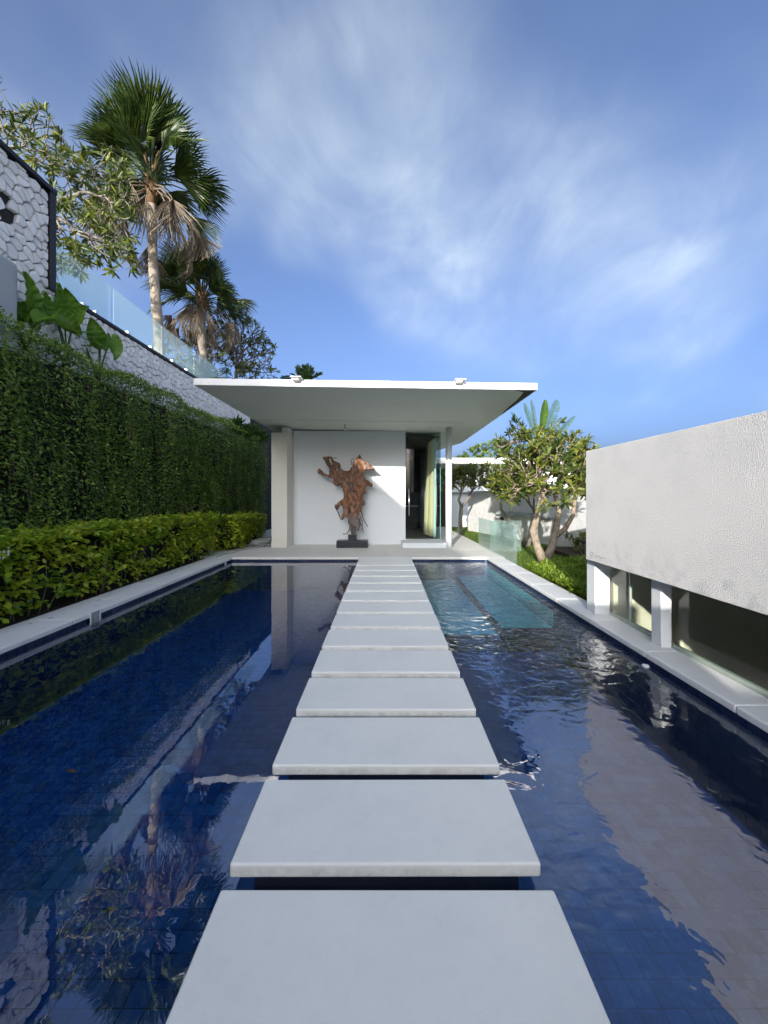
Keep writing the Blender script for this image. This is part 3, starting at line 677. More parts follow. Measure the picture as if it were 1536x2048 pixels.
# ------------------------------------------------------------------ plants: generators
def grow(root, d0, targets, r0, rr, frac=.42, minr=.012, wig=.06, depth=0):
    """forked tree towards a set of target points; returns tubes [(pts, radii)] and tips [(pos, dir)]"""
    tubes, tips = [], []
    def rec(p, d, T_, r, lev):
        n = len(T_)
        if n == 0: return
        if n == 1:
            q = Vector(T_[0]); mid = p.lerp(q, .5)+Vector([rr.gauss(0, wig*.5) for _ in range(3)])+d*(q-p).length*.15
            tubes.append(([p, mid, q], [r, max(minr, r*.85), minr*1.0])); tips.append((q, (q-mid).normalized())); return
        A = np.array(T_); c = A.mean(0); cov = np.cov((A-c).T) if n > 2 else np.outer(A[1]-A[0], A[1]-A[0])
        w, v = np.linalg.eigh(cov); ax = v[:, -1]+rr.gauss(0, .25)*v[:, 1]; s_ = (A-c) @ ax; o = np.argsort(s_)
        kk = 3 if (n > 6 and rr.random() < .35) else 2
        for part in np.array_split(o, kk):
            if len(part) == 0: continue
            sub = A[part]; cc = Vector(sub.mean(0)); fr = frac*rr.uniform(.8, 1.2) if len(part) > 1 else 1
            if len(part) == 1: rec(p, d, [tuple(sub[0])], max(minr, r*.75), lev+1); continue
            q = p.lerp(cc, fr); L = (q-p).length
            mid = p.lerp(q, .5)+d*L*.14+Vector([rr.gauss(0, wig) for _ in range(3)])*L
            r1 = max(minr, r*max(.45, (len(part)/n)**.42))
            tubes.append(([p, mid, q], [max(minr, min(r, r1*1.15)), r1, r1*.95])); rec(q, (q-mid).normalized(), [tuple(x) for x in sub], r1, lev+1)
    rec(Vector(root), Vector(d0).normalized(), targets, r0, 0)
    return tubes, tips
def ellipsoid_pts(n, c, rad, rr, shell=.55, flat_bottom=-.6, seed_noise=0):
    out = []
    while len(out) < n:
        v = Vector([rr.gauss(0, 1) for _ in range(3)]).normalized(); k_ = rr.uniform(shell, 1)**.6
        q = Vector((v.x*rad[0], v.y*rad[1], v.z*rad[2]))*k_
        if v.z < flat_bottom: continue
        q *= 1+.35*mnoise.noise((q.x*.9+seed_noise, q.y*.9, q.z*.9))
        out.append(tuple(Vector(c)+q))
    return out
def whorls(tips, rr, per=(8, 13), L=(.16, .28), W=.30, spread=1.0, up=.15, droop=.12):
    P, D, U, Ls, Ws, Dr = [], [], [], [], [], []
    for q, d in tips:
        d = (d+Vector((0, 0, up))).normalized(); o = d.orthogonal().normalized(); w = d.cross(o); n = rr.randint(*per); a0 = rr.random()*6.28
        for i in range(n):
            a = a0+i*2.4; k_ = rr.uniform(.15, 1.15)*spread
            dd = (d*(1.15-k_*.75)+(o*math.cos(a)+w*math.sin(a))*k_).normalized()
            l = rr.uniform(*L); P.append(q-d*rr.uniform(0, .09)); D.append(dd); U.append(d+Vector((0, 0, .25))); Ls.append(l); Ws.append(l*W*rr.uniform(.8, 1.15)); Dr.append(droop*rr.uniform(0, 2.2))
    return np.array([tuple(x) for x in P]), np.array([tuple(x) for x in D]), np.array([tuple(x) for x in U]), np.array(Ls), np.array(Ws), np.array(Dr)
def frangipani(name, label, root, d0, targets, r0, rr, lm, bm_, trunk_pts=None, lenr=(.16, .28), per=(8, 13), group=None, W=.25, minr=.009):
    t = thing(name, label, 'tree', root, group)
    if trunk_pts:
        tr = MB(); 
        for pts_, rads in trunk_pts: tr.tube(pts_, rads, 10)
        tr.build('trunk', bm_, t, True)
        tips = []
        br = MB()
        A = np.array(targets)
        ends = [(Vector(p_[-1]), Vector(p_[-1])-Vector(p_[-2]), r_[-1]) for p_, r_ in trunk_pts if True]
        ends = [e for e in ends if e[2] > 0 and not getattr(e, 'skip', False)]
        own = [[] for _ in ends]
        for q in targets: own[int(np.argmin([(Vector(q)-e[0]).length for e in ends]))].append(q)
        for e, T_ in zip(ends, own):
            tb, tp = grow(e[0], e[1], T_, e[2], rr, minr=minr)
            for p_, r_ in tb: br.tube(p_, r_, 6)
            tips += tp
    else:
        tb, tips = grow(root, d0, targets, r0, rr, minr=minr); br = MB()
        for p_, r_ in tb: br.tube(p_, r_, 6)
    br.build('branches', bm_, t, True)
    P, D, U, L, W_2, Dr = whorls(tips, rr, per, lenr, W)
    cr = link('crown', leaf_mesh('crown', P, D, U, L, W_2, Dr, .3, 'full'), lm, t); tag(cr, kind='stuff')
    return t

# ------------------------------------------------------------------ right garden trees
rr = random.Random(11)
b0 = Vector((3.49, 8.5, -.06))
tp = [([b0, at(1075, 1095, 8.5), at(1066, 1060, 8.45), at(1078, 1020, 8.4), at(1085, 985, 8.4)], [.115, .085, .075, .065, .055]),
      ([b0+Vector((.03, 0, .05)), at(1104, 1092, 8.55), at(1112, 1060, 8.6), at(1118, 1020, 8.7), at(1110, 990, 8.75)], [.10, .08, .07, .055, .045]),
      ([at(1108, 1075, 8.57), at(1130, 1058, 8.5), at(1146, 1030, 8.4), at(1150, 1000, 8.35)], [.06, .055, .045, .035])]
targ = ellipsoid_pts(430, at(1100, 945, 8.5), (1.12, 1.15, 1.12), rr, .25, -.6, 4)
targ += [tuple(at(rr.uniform(990, 1060), rr.uniform(860, 960), rr.uniform(8.2, 9.0))) for _ in range(40)]
targ += [tuple(at(rr.uniform(1015, 1045), rr.uniform(835, 870), 8.6)) for _ in range(6)]
frangipani('frangipani_tree', 'leafy frangipani tree with forked pale trunk on the lawn, nearest the stucco parapet', b0, (0, 0, 1), targ, .1, rr, M['l_frang_r'], M['bark_f2'], tp, (.12, .21), (8, 12), 'garden frangipani trees')
rr = random.Random(12); b0 = Vector((at(920, 1055, 14.6).x, 14.6, -.06))
tp = [([b0, at(921, 1035, 14.6), at(923, 1012, 14.6)], [.10, .08, .07]), ([at(923, 1014, 14.6), at(917, 1000, 14.5), at(922, 985, 14.4)], [.06, .05, .045]), ([at(923, 1014, 14.6), at(938, 995, 14.7), at(945, 980, 14.8)], [.06, .05, .045])]
targ = ellipsoid_pts(190, at(938, 955, 14.6), (1.25, 1.1, .62), rr, .3, -.7, 8)
frangipani('frangipani_tree', 'round-topped frangipani just behind the white pavilion column', b0, (0, 0, 1), targ, .1, rr, M['l_frang_r'], M['bark_f'], tp, (.15, .24), (8, 12), 'garden frangipani trees', minr=.015)
rr = random.Random(13); b0 = Vector((at(1050, 1075, 11.4).x, 11.4, -.06))
tp = [([b0, at(1038, 1060, 11.4), at(1018, 1040, 11.3), at(1002, 1018, 11.2), at(1004, 990, 11.1)], [.07, .06, .05, .045, .04]), ([b0+Vector((.1, 0, 0)), at(1065, 1055, 11.5), at(1070, 1030, 11.6)], [.06, .05, .045])]
targ = ellipsoid_pts(150, at(1020, 965, 11.3), (.75, .8, .55), rr, .3, -.7, 2)
frangipani('frangipani_tree', 'dark-stemmed leaning frangipani behind the glass fence', b0, (0, 0, 1), targ, .07, rr, M['l_frang_r'], M['bark_f'], tp, (.14, .24), (8, 12), 'garden frangipani trees')

# left frangipani overhanging the terrace wall
rr = random.Random(21)
root = Vector((-8.6, 8.9, 4.72))
targ = []
def inpoly(n, pxs, pys, ys):
    return [tuple(at(rr.uniform(*pxs), rr.uniform(*pys), rr.uniform(*ys))) for _ in range(n)]
targ += inpoly(66, (-60, 120), (215, 330), (7.8, 9.6)) + inpoly(90, (100, 265), (300, 420), (7.8, 9.4)) + inpoly(80, (40, 265), (400, 500), (7.6, 9.2)) + inpoly(40, (140, 270), (470, 545), (7.7, 8.9)) + inpoly(12, (105, 190), (500, 545), (7.7, 8.6)) + inpoly(5, (-40, 10), (140, 200), (8.2, 9)) + inpoly(20, (-300, -40), (150, 420), (8, 10))
ta = at(-160, 520, 8.7)
tp = [([root, root.lerp(ta, .5), ta], [.16, .14, .12]), ([ta, at(-20, 440, 8.6), at(70, 425, 8.5), at(120, 438, 8.4)], [.09, .07, .055, .045]), ([ta, at(-120, 400, 8.8), at(-30, 320, 8.8)], [.09, .075, .06]), ([at(60, 427, 8.5), at(120, 400, 8.5), at(170, 385, 8.5)], [.05, .045, .04])]
frangipani('frangipani_tree', 'spreading frangipani overhanging the tall stone wall at the upper left', root, (0, 0, 1), targ, .12, rr, M['l_frang'], M['bark_f'], tp, (.15, .27), (7, 11), 'terrace frangipani trees', .22)
rr = random.Random(22); root = Vector((-6.9, 16, 4.72))
targ = ellipsoid_pts(380, at(450, 705, 16), (2.15, 1.8, 1.75), rr, .3, -.75, 5)
targ = [q for q in targ if q[2] > 5.5]
frangipani('frangipani_tree', 'dense rounded frangipani behind the shorter fan palm on the terrace', root, (0, 0, 1), targ, .13, rr, M['l_frang'], M['bark_f'], None, (.14, .26), (6, 10), 'terrace frangipani trees', minr=.014)

# ------------------------------------------------------------------ fan palms
def fan_blade(rr, R_, nseg=30, span=2.35, drp=.12, cup=.25, tatter=0.0, join=.5):
    """fan leaf in local space: hub at origin, blade towards +X, up = +Z"""
    V, Fc = [], []
    for i in range(nseg):
        a0 = -span+2*span*i/nseg; a1 = -span+2*span*(i+1)/nseg; am = (a0+a1)/2+rr.gauss(0, .015)
        Ri = R_*(.72+.28*math.cos(am*.55))*rr.uniform(.9, 1.05)
        if tatter and rr.random() < tatter*.35: Ri *= rr.uniform(.5, .9)
        def pt(a, r_, lift=0):
            k_ = r_/R_; z = lift+cup*r_*(abs(math.sin(a*.5))**1.5)-drp*R_*k_**2.2-max(0, k_-.6)**2*R_*(.4+tatter*1.3)*rr.uniform(.6, 1.4)
            return (math.cos(a)*r_, math.sin(a)*r_, z)
        b = len(V); rj = Ri*join; f_ = .012
        V += [(0, 0, 0), pt(a0, rj), pt(am, rj, .05*R_*.5), pt(a1, rj), pt(am-(am-a0)*.55, Ri*.78), pt(am, Ri*.78, .012), pt(am+(a1-am)*.55, Ri*.78), pt(am, Ri)]
        Fc += [(b, b+1, b+2), (b, b+2, b+3), (b+1, b+4, b+5, b+2), (b+2, b+5, b+6, b+3), (b+4, b+7, b+5), (b+5, b+7, b+6)]
    return V, Fc
def fan_palm(name, label, base, crown, fr, trunk_r, nfr, rr, group):
    base, crown = Vector(base), Vector(crown)
    t = thing(name, label, 'palm tree', base, group)
    Hh = (crown-base).length; k_ = 14
    pts = [base.lerp(crown, i/k_)+Vector((.06*math.sin(i*.5), .04*math.sin(i*.7+1), 0)) for i in range(k_+1)]
    MB().tube(pts, [trunk_r*(1.1-.3*i/k_+(.12 if i == 0 else 0)) for i in range(k_+1)], 14).build('trunk', M['bark_p'], t, True)
    # fibrous boots under the crown
    bo = MB()
    for i in range(46):
        a = rr.random()*6.28; z0 = rr.uniform(-.75, .1)*fr*.5; p0 = crown+Vector((math.cos(a), math.sin(a), 0))*trunk_r*.7+Vector((0, 0, z0)); L = rr.uniform(.15, .38)
        bo.tube([p0, p0+Vector((math.cos(a)*L*.45, math.sin(a)*L*.45, L))], [.04, .015], 5)
    bo.tube([crown-Vector((0, 0, fr*.42)), crown-Vector((0, 0, fr*.2)), crown+Vector((0, 0, .1))], [trunk_r*.9, trunk_r*1.3, trunk_r*.8], 10)
    bo.build('fibre_boots', M['fibre'], t, True)
    for i in range(nfr):
        u = i/(nfr-1); dead = u > .70
        el = math.radians(78-98*u+rr.gauss(0, 11)) if not dead else math.radians(rr.uniform(-72, -28))
        az = i*2.399963+rr.gauss(0, .2); L = fr*rr.uniform(.16, .50) if not dead else fr*rr.uniform(.35, .6)
        h_ = Vector((math.cos(az), math.sin(az), 0)); st_ = crown+Vector((0, 0, -fr*.28*u))+h_*trunk_r*.6
        sag = (.10+.35*u)*L
        if dead: el0 = math.radians(rr.uniform(-10, 25)); d0 = (h_*math.cos(el0)+Vector((0, 0, math.sin(el0))))*.45+(h_*math.cos(el)+Vector((0, 0, math.sin(el))))*.75; d0.normalize()
        else: d0 = h_*math.cos(el)+Vector((0, 0, math.sin(el)))
        p1 = st_+d0*L*.5; p2 = st_+d0*L-Vector((0, 0, sag*.6)); tang = (p2-p1).normalized()
        if dead: tang = (tang+Vector((0, 0, -1.1))).normalized()
        X = tang; Yv = Vector((0, 0, 1)).cross(X); Yv = Yv.normalized() if Yv.length > .05 else h_.cross(Vector((0, 0, 1))).normalized(); Zv = X.cross(Yv)
        roll = rr.gauss(0, .7); Yr = Yv*math.cos(roll)+Zv*math.sin(roll); Zr = X.cross(Yr)
        Rb = fr*rr.uniform(.40, .50)*(1 if not dead else .95)
        tat = .25 if not dead else 1.0
        V, Fc = fan_blade(rr, Rb, 26, rr.uniform(.7, 1.3) if not dead else rr.uniform(.5, .9), .04+.30*u, rr.uniform(.3, .8) if not dead else .9, tat, rr.uniform(.42, .55) if not dead else .3)
        mb = MB(); mb.add([p2+X*x+Yr*y+Zr*z for x, y, z in V], Fc, 0)
        mb.tube([st_, p1, p2, p2+X*Rb*.25], [.026, .018, .013, .006], 5, 1)
        o = mb.build('frond', [M['l_dead'] if dead else M['l_palm'], M['petiole']], t)
        if dead: tag(o, 'dry grey-brown hanging frond')
    return t
rr = random.Random(31)
fan_palm('fan_palm', 'tallest fan palm on the terrace with shaggy crown against the sky', (at(316, 600, 11).x, 11, 4.72), at(303, 335, 11), 2.5, .135, 66, rr, 'terrace fan palms')
rr = random.Random(32)
fan_palm('fan_palm', 'shorter fan palm on the terrace, right of the tallest palm', (at(408, 700, 14).x, 14, 4.72), at(404, 580, 14), 2.2, .15, 58, rr, 'terrace fan palms')

# feather fronds (areca, cycad, traveller's palm)
def feather(mb, st_, d, L, rr, nl=22, lw=.035, ll=.35, sag=.35, vee=.5):
    d = Vector(d).normalized(); pts = []
    for i in range(9):
        u = i/8; pts.append(Vector(st_)+d*L*u-Vector((0, 0, sag*L*u*u)))
    mb.tube(pts, [.012*(1-.7*i/8) for i in range(9)], 5, 1)
    for i in range(nl):
        u = .12+.86*i/(nl-1); k_ = u*8; a = int(min(7, k_)); p = pts[a].lerp(pts[a+1], k_-a); tg = (pts[a+1]-pts[a]).normalized()
        s_ = tg.cross(Vector((0, 0, 1))); s_ = s_.normalized() if s_.length > .05 else Vector((1, 0, 0)); up = s_.cross(tg)
        for sg_ in (-1, 1):
            l = ll*(.45+.9*math.sin(math.pi*(u*.85+.08)))*rr.uniform(.85, 1.1); dd = (s_*sg_+tg*.75+up*vee*rr.uniform(.3, 1)).normalized()
            w = tg*lw; q = p+dd*l-Vector((0, 0, l*.25)); m_ = p+dd*l*.5
            mb.add([p-w*.3, m_+w*.5, q, m_-w*.5], [(0, 1, 2), (0, 2, 3)], 0)
def feather_plant(name, label, base, n, L, el, rr, mat, ll=.35, group=None, trunk=None, cat='palm tree', nl=22, lw=.035):
    t = thing(name, label, cat, base, group); top = Vector(base)
    if trunk:
        top = Vector(base)+Vector((0, 0, trunk)); MB().tube([base, top], [.09, .06], 10).build('trunk', M['bark_p'], t, True)
    for i in range(n):
        a = i*2.4+rr.gauss(0, .2); e_ = R(rr.uniform(*el)); mb = MB()
        feather(mb, top, (math.cos(a)*math.cos(e_), math.sin(a)*math.cos(e_), math.sin(e_)), L*rr.uniform(.8, 1.1), rr, nl, lw, ll, rr.uniform(.2, .5))
        mb.build('frond', [mat, M['petiole']], t)
    return t
rr = random.Random(41)
p = at(611, 775, 18.5); feather_plant('areca_palm', 'small feathery palm showing above the pavilion roof edge', (p.x, 18.5, .0), 13, 1.25, (15, 80), rr, M['l_areca'], .34, None, at(611, 772, 18.5).z)
p = at(405, 760, 12.8); feather_plant('cycad', 'spiky cycad seen through the terrace glass below the shorter palm', (p.x, 12.8, 4.72), 22, 1.25, (10, 75), rr, M['l_areca'], .22, None, .3, 'cycad', 26, .02)
# traveller's palm behind the right frangipani
t = thing('traveller_palm', 'paddle-leaved palm rising behind the nearest frangipani', 'palm tree', (at(1078, 900, 17).x, 17, -.06))
bx = at(1078, 900, 17).x; MB().tube([(bx, 17, -.06), (bx, 17, 3.6)], [.14, .11], 10).build('trunk', M['bark_p'], t, True)
def paddle(st_, tip, wid, rr, name, torn):
    st_, tip = Vector(st_), Vector(tip); L = (tip-st_).length; d = (tip-st_).normalized(); s_ = d.cross(Vector((.25, -1, .1))).normalized(); nrm_ = s_.cross(d)
    mb = MB(); pet = .38; mb.tube([st_, st_+d*L*pet, tip], [.03, .018, .006], 6, 1); n = 26
    for sg_ in (-1, 1):
        for i in range(n):
            u0, u1 = i/n, (i+(.55 if torn else 1.0))/n
            def q(u, e): w_ = wid*(math.sin(math.pi*min(1, (u*.9+.08)))**.6)*e; return st_+d*L*(pet+(1-pet)*u)+s_*sg_*w_+nrm_*(.35*w_)-Vector((0, 0, .15*w_*(rr.random() if torn else .5)))+(d*w_*.5)
            mb.add([q(u0, 0), q(u0, 1), q(u1, 1), q(u1, 0)], [(0, 1, 2, 3)], 0)
    mb.build(name, [M['l_banana'], M['petiole']], t)
cb = Vector((bx, 17, 3.4))
for (px, py, w_, torn) in ((1090, 800, .20, False), (1114, 800, .24, True), (1048, 806, .15, True), (1062, 800, .12, True), (1022, 824, .12, True), (1150, 832, .13, True), (1122, 835, .13, True)):
    paddle(cb, at(px, py, 17+rr.uniform(-.4, .4)), w_, rr, 'frond', torn)

# ------------------------------------------------------------------ hedges
rr = random.Random(51); g_ = np.random.default_rng(51)
th = thing('tall_hedge', 'tall dark green clipped hedge screening the stone wall', 'hedge', (-4.95, 9, -.03))
TOP = lambda y: 3.66+.05*np.sin(y*1.7)+.04*np.sin(y*4.3+1)
core = MB()
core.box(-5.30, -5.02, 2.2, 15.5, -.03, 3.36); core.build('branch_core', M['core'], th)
tw = MB()
P, D, U, Lf = [], [], [], []
for i in range(3300):
    y = 2.5+13*rr.random(); z = .35+3.3*rr.random()**.8; L = rr.uniform(.35, 1.1); x = -4.77+.10*mnoise.noise((y*1.6, z*.9, 3))+.07*mnoise.noise((y*5, z*3, 7))+rr.gauss(0, .03)
    if i % 4 == 0:
        tw.tube([(x-.05, y, z), (x, y+rr.gauss(0, .03), z-L*.5), (x-.01, y+rr.gauss(0, .05), max(.1, z-L))], [.004, .0035, .002], 4)
    n = int(L*22*(1 if y > 4 else .5))
    for k_ in range(n):
        u = k_/n; P.append((x+rr.gauss(0, .022), y+rr.gauss(0, .03), z-L*u+rr.gauss(0, .02))); D.append((rr.uniform(.1, 1.1), rr.gauss(0, .8), rr.uniform(-.9, .45))); Lf.append(rr.uniform(.04, .08))
for i in range(13000):                                     # top and shoulder
    y = 2.5+13*rr.random(); a = rr.random(); xx = -4.74-.62*a; z = float(TOP(y))-.10*(a*2-.7)**2+rr.gauss(0, .03)-(.06 if a < .1 else 0)
    P.append((xx+rr.gauss(0, .03), y, z)); D.append((rr.gauss(.3, .6), rr.gauss(0, .6), rr.uniform(.1, 1))); Lf.append(rr.uniform(.035, .075))
P, D, Lf = np.array(P), np.array(D), np.array(Lf); keep = P[:, 2] > .1; P, D, Lf = P[keep], D[keep], Lf[keep]
U = np.tile([.55, 0, .8], (len(P), 1))+g_.normal(0, .35, (len(P), 3))
tag(link('foliage', leaf_mesh('foliage', P, D, U, Lf, Lf*.52, .1, .3, 'simple'), M['l_tall'], th), kind='stuff')
tag(tw.build('hanging_twigs', M['twig'], th), kind='stuff')

def low_hedge(name, label, y0, y1, x0, x1, ztop, nleaf, seed, single, dark=False, near_only=None):
    rr = random.Random(seed); g_ = np.random.default_rng(seed)
    t = thing(name, label, 'hedge', ((x0+x1)/2, (y0+y1)/2, -.03), 'low hedges')
    stems = MB()
    for i in range(int((y1-y0)*34)):
        y = rr.uniform(y0, y1); x = rr.uniform(x0+.05, x1-.08); h = ztop*rr.uniform(.5, .85)
        a = rr.uniform(-.5, .5); stems.tube([(x, y, -.03), (x+rr.gauss(0, .04)+.03, y+a*h*.4, h*.5), (x+rr.gauss(.03, .06), y+a*h*.8, h)], [.007, .006, .004], 5)
    tag(stems.build('stems', M['twig'], t), kind='stuff')
    P, D, U, L = [], [], [], []
    while len(P) < nleaf:
        y = rr.uniform(y0, y1); s_ = rr.random()
        bulge = .10*mnoise.noise((y*1.3, s_*2, seed))+.05*mnoise.noise((y*4, s_*4, seed+3))
        if s_ < .08:                                       # end face towards the viewer
            x = rr.uniform(x0, x1); z = ztop*(.05+.95*rr.random()); y = y0+rr.gauss(0, .04)+.5*bulge; d = (rr.gauss(.2, .6), -rr.uniform(.2, 1), rr.uniform(-.5, .6)); u = (0, -.5, 1)
        elif s_ < .60:                                       # front face, leaning out slightly
            z = ztop*(.06+.94*rr.random()**.75); x = x1-.10*(1-z/ztop)*rr.random()+bulge+rr.gauss(0, .035)-.10*rr.random()**2
            if mnoise.noise((y*3.1, z*3.4, seed+5)) > .16 and rr.random() < .9: continue
            d = (rr.uniform(.2, 1), rr.gauss(0, .6), rr.uniform(-.6, .6)); u = (.5, 0, 1)
        else:
            x = rr.uniform(x0, x1+.02); z = ztop+bulge*.7+rr.gauss(0, .03); d = (rr.gauss(.2, .7), rr.gauss(0, .7), rr.uniform(-.1, .7)); u = (.1, 0, 1)
        P.append((x, y, z)); D.append(d); U.append(u); L.append(rr.uniform(.055, .115))
    P, D, U, L = map(np.array, (P, D, U, L)); U = U+g_.normal(0, .3, U.shape)
    if single:
        u = CX+P[:, 0]*F/P[:, 1]; vis = (u > 0)
        order = np.lexsort((P[:, 1]-3*np.minimum(P[:, 0]-x1, 0), ~vis)); sel = order[:single]; restm = np.ones(len(P), bool); restm[sel] = False
        for k_ in sel:
            o = link('leaf', leaf_mesh('leaf', P[k_:k_+1], D[k_:k_+1], U[k_:k_+1], L[k_:k_+1], L[k_:k_+1]*.58, .14, .3, 'full'), M['l_low'], t)
        P, D, U, L = P[restm], D[restm], U[restm], L[restm]
    tag(link('foliage', leaf_mesh('foliage', P, D, U, L, L*.58, .14, .3, 'full'), M['l_low'], t), kind='stuff')
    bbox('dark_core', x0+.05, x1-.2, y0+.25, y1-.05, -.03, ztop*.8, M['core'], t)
    return t
low_hedge('low_hedge', 'low yellow-green leafy hedge along the left pool coping', 2.6, 9.45, -4.75, -4.10, .92, 10000, 61, 300)
low_hedge('low_hedge', 'short shaded hedge end beside the coiled hose, beyond the long low hedge', 10.0, 12.4, -4.55, -3.85, .80, 3600, 62, 0)
# tiny white flowers in the hedge
t = thing('hedge_flowers', 'small cluster of white blossoms in the low hedge at the left picture edge', 'flowers', at(6, 1105, 4.2))
fl = at(8, 1105, 4.12)
for i in range(9):
    c = fl+Vector((rr.uniform(-.02, .05), rr.gauss(0, .05), rr.gauss(0, .035))); mb = MB()
    for k_ in range(5):
        a = k_*1.2566; e_ = Vector((.25, math.cos(a), math.sin(a)))*.016; f_ = Vector((.25, math.cos(a+.5), math.sin(a+.5)))*.011; h_ = Vector((.25, math.cos(a-.5), math.sin(a-.5)))*.011
        mb.add([c, c+h_, c+e_, c+f_], [(0, 1, 2, 3)])
    mb.build('blossom', M['white'], t)

# elephant-ear plants on the ledge
def ear_leaf(rr, L, W):
    V, Fc = [(0, 0, 0)], []; n = 13
    prof = []
    for i in range(n+1):
        u = i/n
        w = math.sin(math.pi*min(1, u*.93+.07))**.75*(1-.35*u); prof.append((u, w))
    mb_v = []
    for sg_ in (1, -1):
        rows = []
        for i, (u, w) in enumerate(prof):
            x = -.28*L+u*L*1.28
            row = []
            for j in range(4):
                k_ = j/3; rip = .02*L*math.sin(i*math.pi)*k_
                cut = max(x, 0) if j == 0 else x
                row.append((cut+k_*.06*L, sg_*w*W*.5*k_, -.25*L*max(0, u-.3)**2*2+.16*W*k_*k_+(.045*L*min(1, k_*1.6) if i % 2 else -.03*L*min(1, k_*1.6))*(1-.5*u)+.03*L*math.sin(u*9+sg_)*k_))
            rows.append(row)
        mb_v.append(rows)
    V = []; Fc = []
    for sgi, rows in enumerate(mb_v):
        b = len(V)
        for row in rows: V += row
        for i in range(n):
            for j in range(3):
                q = (b+i*4+j, b+i*4+j+1, b+(i+1)*4+j+1, b+(i+1)*4+j); Fc.append(q if sgi else q[::-1])
    return V, Fc
def ear_plant(label, base, leaves, rr):
    t = thing('elephant_ear', label, 'plant', base, 'elephant ear plants')
    for (px, py, L, W, tilt) in leaves:
        Y = base[1]+rr.uniform(-.12, .12); c = at(px, py, Y); tgt = c
        L, W = L*1.22, W*1.5
        V, Fc = ear_leaf(rr, L, W)
        X = Vector((rr.uniform(.0, .6), rr.uniform(-.6, .4), tilt)).normalized(); N_ = Vector((.75+rr.gauss(0, .3), -.6+rr.gauss(0, .45), .45+rr.gauss(0, .25))); Yv = N_.cross(X).normalized(); Zv = X.cross(Yv)
        o0 = tgt-X*L*.4
        mb = MB(); mb.add([o0+X*x+Yv*y+Zv*z for x, y, z in V], Fc); mb.build('leaf', M['l_ear'], t)
        b_ = Vector(base)+Vector((rr.gauss(0, .04), rr.gauss(0, .05), 0)); MB().tube([b_, b_.lerp(o0, .6)+Vector((0, 0, .05)), o0], [.016, .012, .008], 6).build('stalk', M['stem'], t, True)
rr = random.Random(71)
ear_plant('elephant ear with one tall upright leaf, leftmost above the tall hedge', (-5.17, 5.6, 3.5), [(66, 600, .44, .20, 1.0), (38, 628, .32, .22, .3), (84, 634, .34, .2, -.3), (92, 618, .30, .19, .7), (55, 640, .28, .2, .1)], rr)
ear_plant('elephant ear with broad overlapping leaves, middle of the three above the hedge', (-5.17, 6.3, 3.5), [(116, 606, .38, .2, .9), (142, 614, .36, .24, .5), (130, 642, .34, .24, -.2), (106, 634, .3, .22, .2), (156, 634, .32, .22, .4), (140, 655, .3, .2, -.4)], rr)
ear_plant('elephant ear with drooping round leaves, rightmost above the hedge', (-5.17, 7.0, 3.5), [(192, 668, .34, .24, .6), (228, 692, .34, .22, -.5), (168, 652, .32, .2, .4), (206, 690, .3, .22, -.4), (180, 684, .28, .2, .1)], rr)
# shrub tufts at the far end of the hedge below the roof
t = thing('ledge_shrub', 'bright green leafy shrub between the tall hedge and pavilion roof', 'shrub', (-5.1, 14.2, 3.4))
rr = random.Random(72); tips = [(Vector((-5.0+rr.gauss(0, .14), rr.uniform(12.9, 15.4), rr.uniform(3.5, 3.95))), Vector((rr.gauss(.3, .3), rr.gauss(0, .4), 1)).normalized()) for _ in range(70)]
P, D, U, L, W_2, Dr = whorls(tips, rr, (8, 12), (.18, .32), .28)
tag(link('foliage', leaf_mesh('foliage', P, D, U, L, W_2, Dr, .3, 'full'), M['l_banana'], t), kind='stuff')
stm = MB()
for q, d in tips: stm.tube([(q.x, q.y, 3.35), tuple(q)], [.01, .006], 4)
tag(stm.build('stems', M['stem'], t), kind='stuff')

# ------------------------------------------------------------------ right garden ground cover, grass, neighbours
rr = random.Random(81); tips = []
for i in range(3600):
    x = 2.76+rr.random()*1.75; y = rr.uniform(4.95, 8.35)
    if y > 7.6+.6*(x-2.8): continue
    tips.append((Vector((x, y, (.04+.04*mnoise.noise((x*3, y*3, 1)))+rr.uniform(0, .06))), Vector((rr.gauss(0, .35), rr.gauss(-.1, .35), 1)).normalized()))
P, D, U, L, W_2, Dr = whorls(tips, rr, (5, 8), (.07, .125), .42, 1.1, .1)
gc = link('ground_cover', leaf_mesh('ground_cover', P, D, U, L, W_2, Dr, .3, 'simple'), M['l_cover'])
tag(gc, 'glossy yellow-green ground cover between the right coping and the lawn', 'ground cover', kind='stuff')
n = 16000; gy = g_.uniform(6.5, 20, n)**1.0; gx = 2.82+g_.random(n)*6.5; keep = (gy > 7.6) | (gx > 4.4); gx, gy = gx[keep], gy[keep]; n = len(gx)
gr = link('grass', leaf_mesh('grass', np.c_[gx, gy, np.full(n, -.062)], np.c_[g_.normal(0, .4, n), g_.normal(0, .4, n), np.ones(n)], np.c_[g_.normal(0, 1, n), g_.normal(0, 1, n), np.zeros(n)], g_.uniform(.03, .07, n), .008, .2, 0, 'blade'), M['l_cover'])
tag(gr, 'short mown grass of the garden lawn', 'grass', kind='stuff')
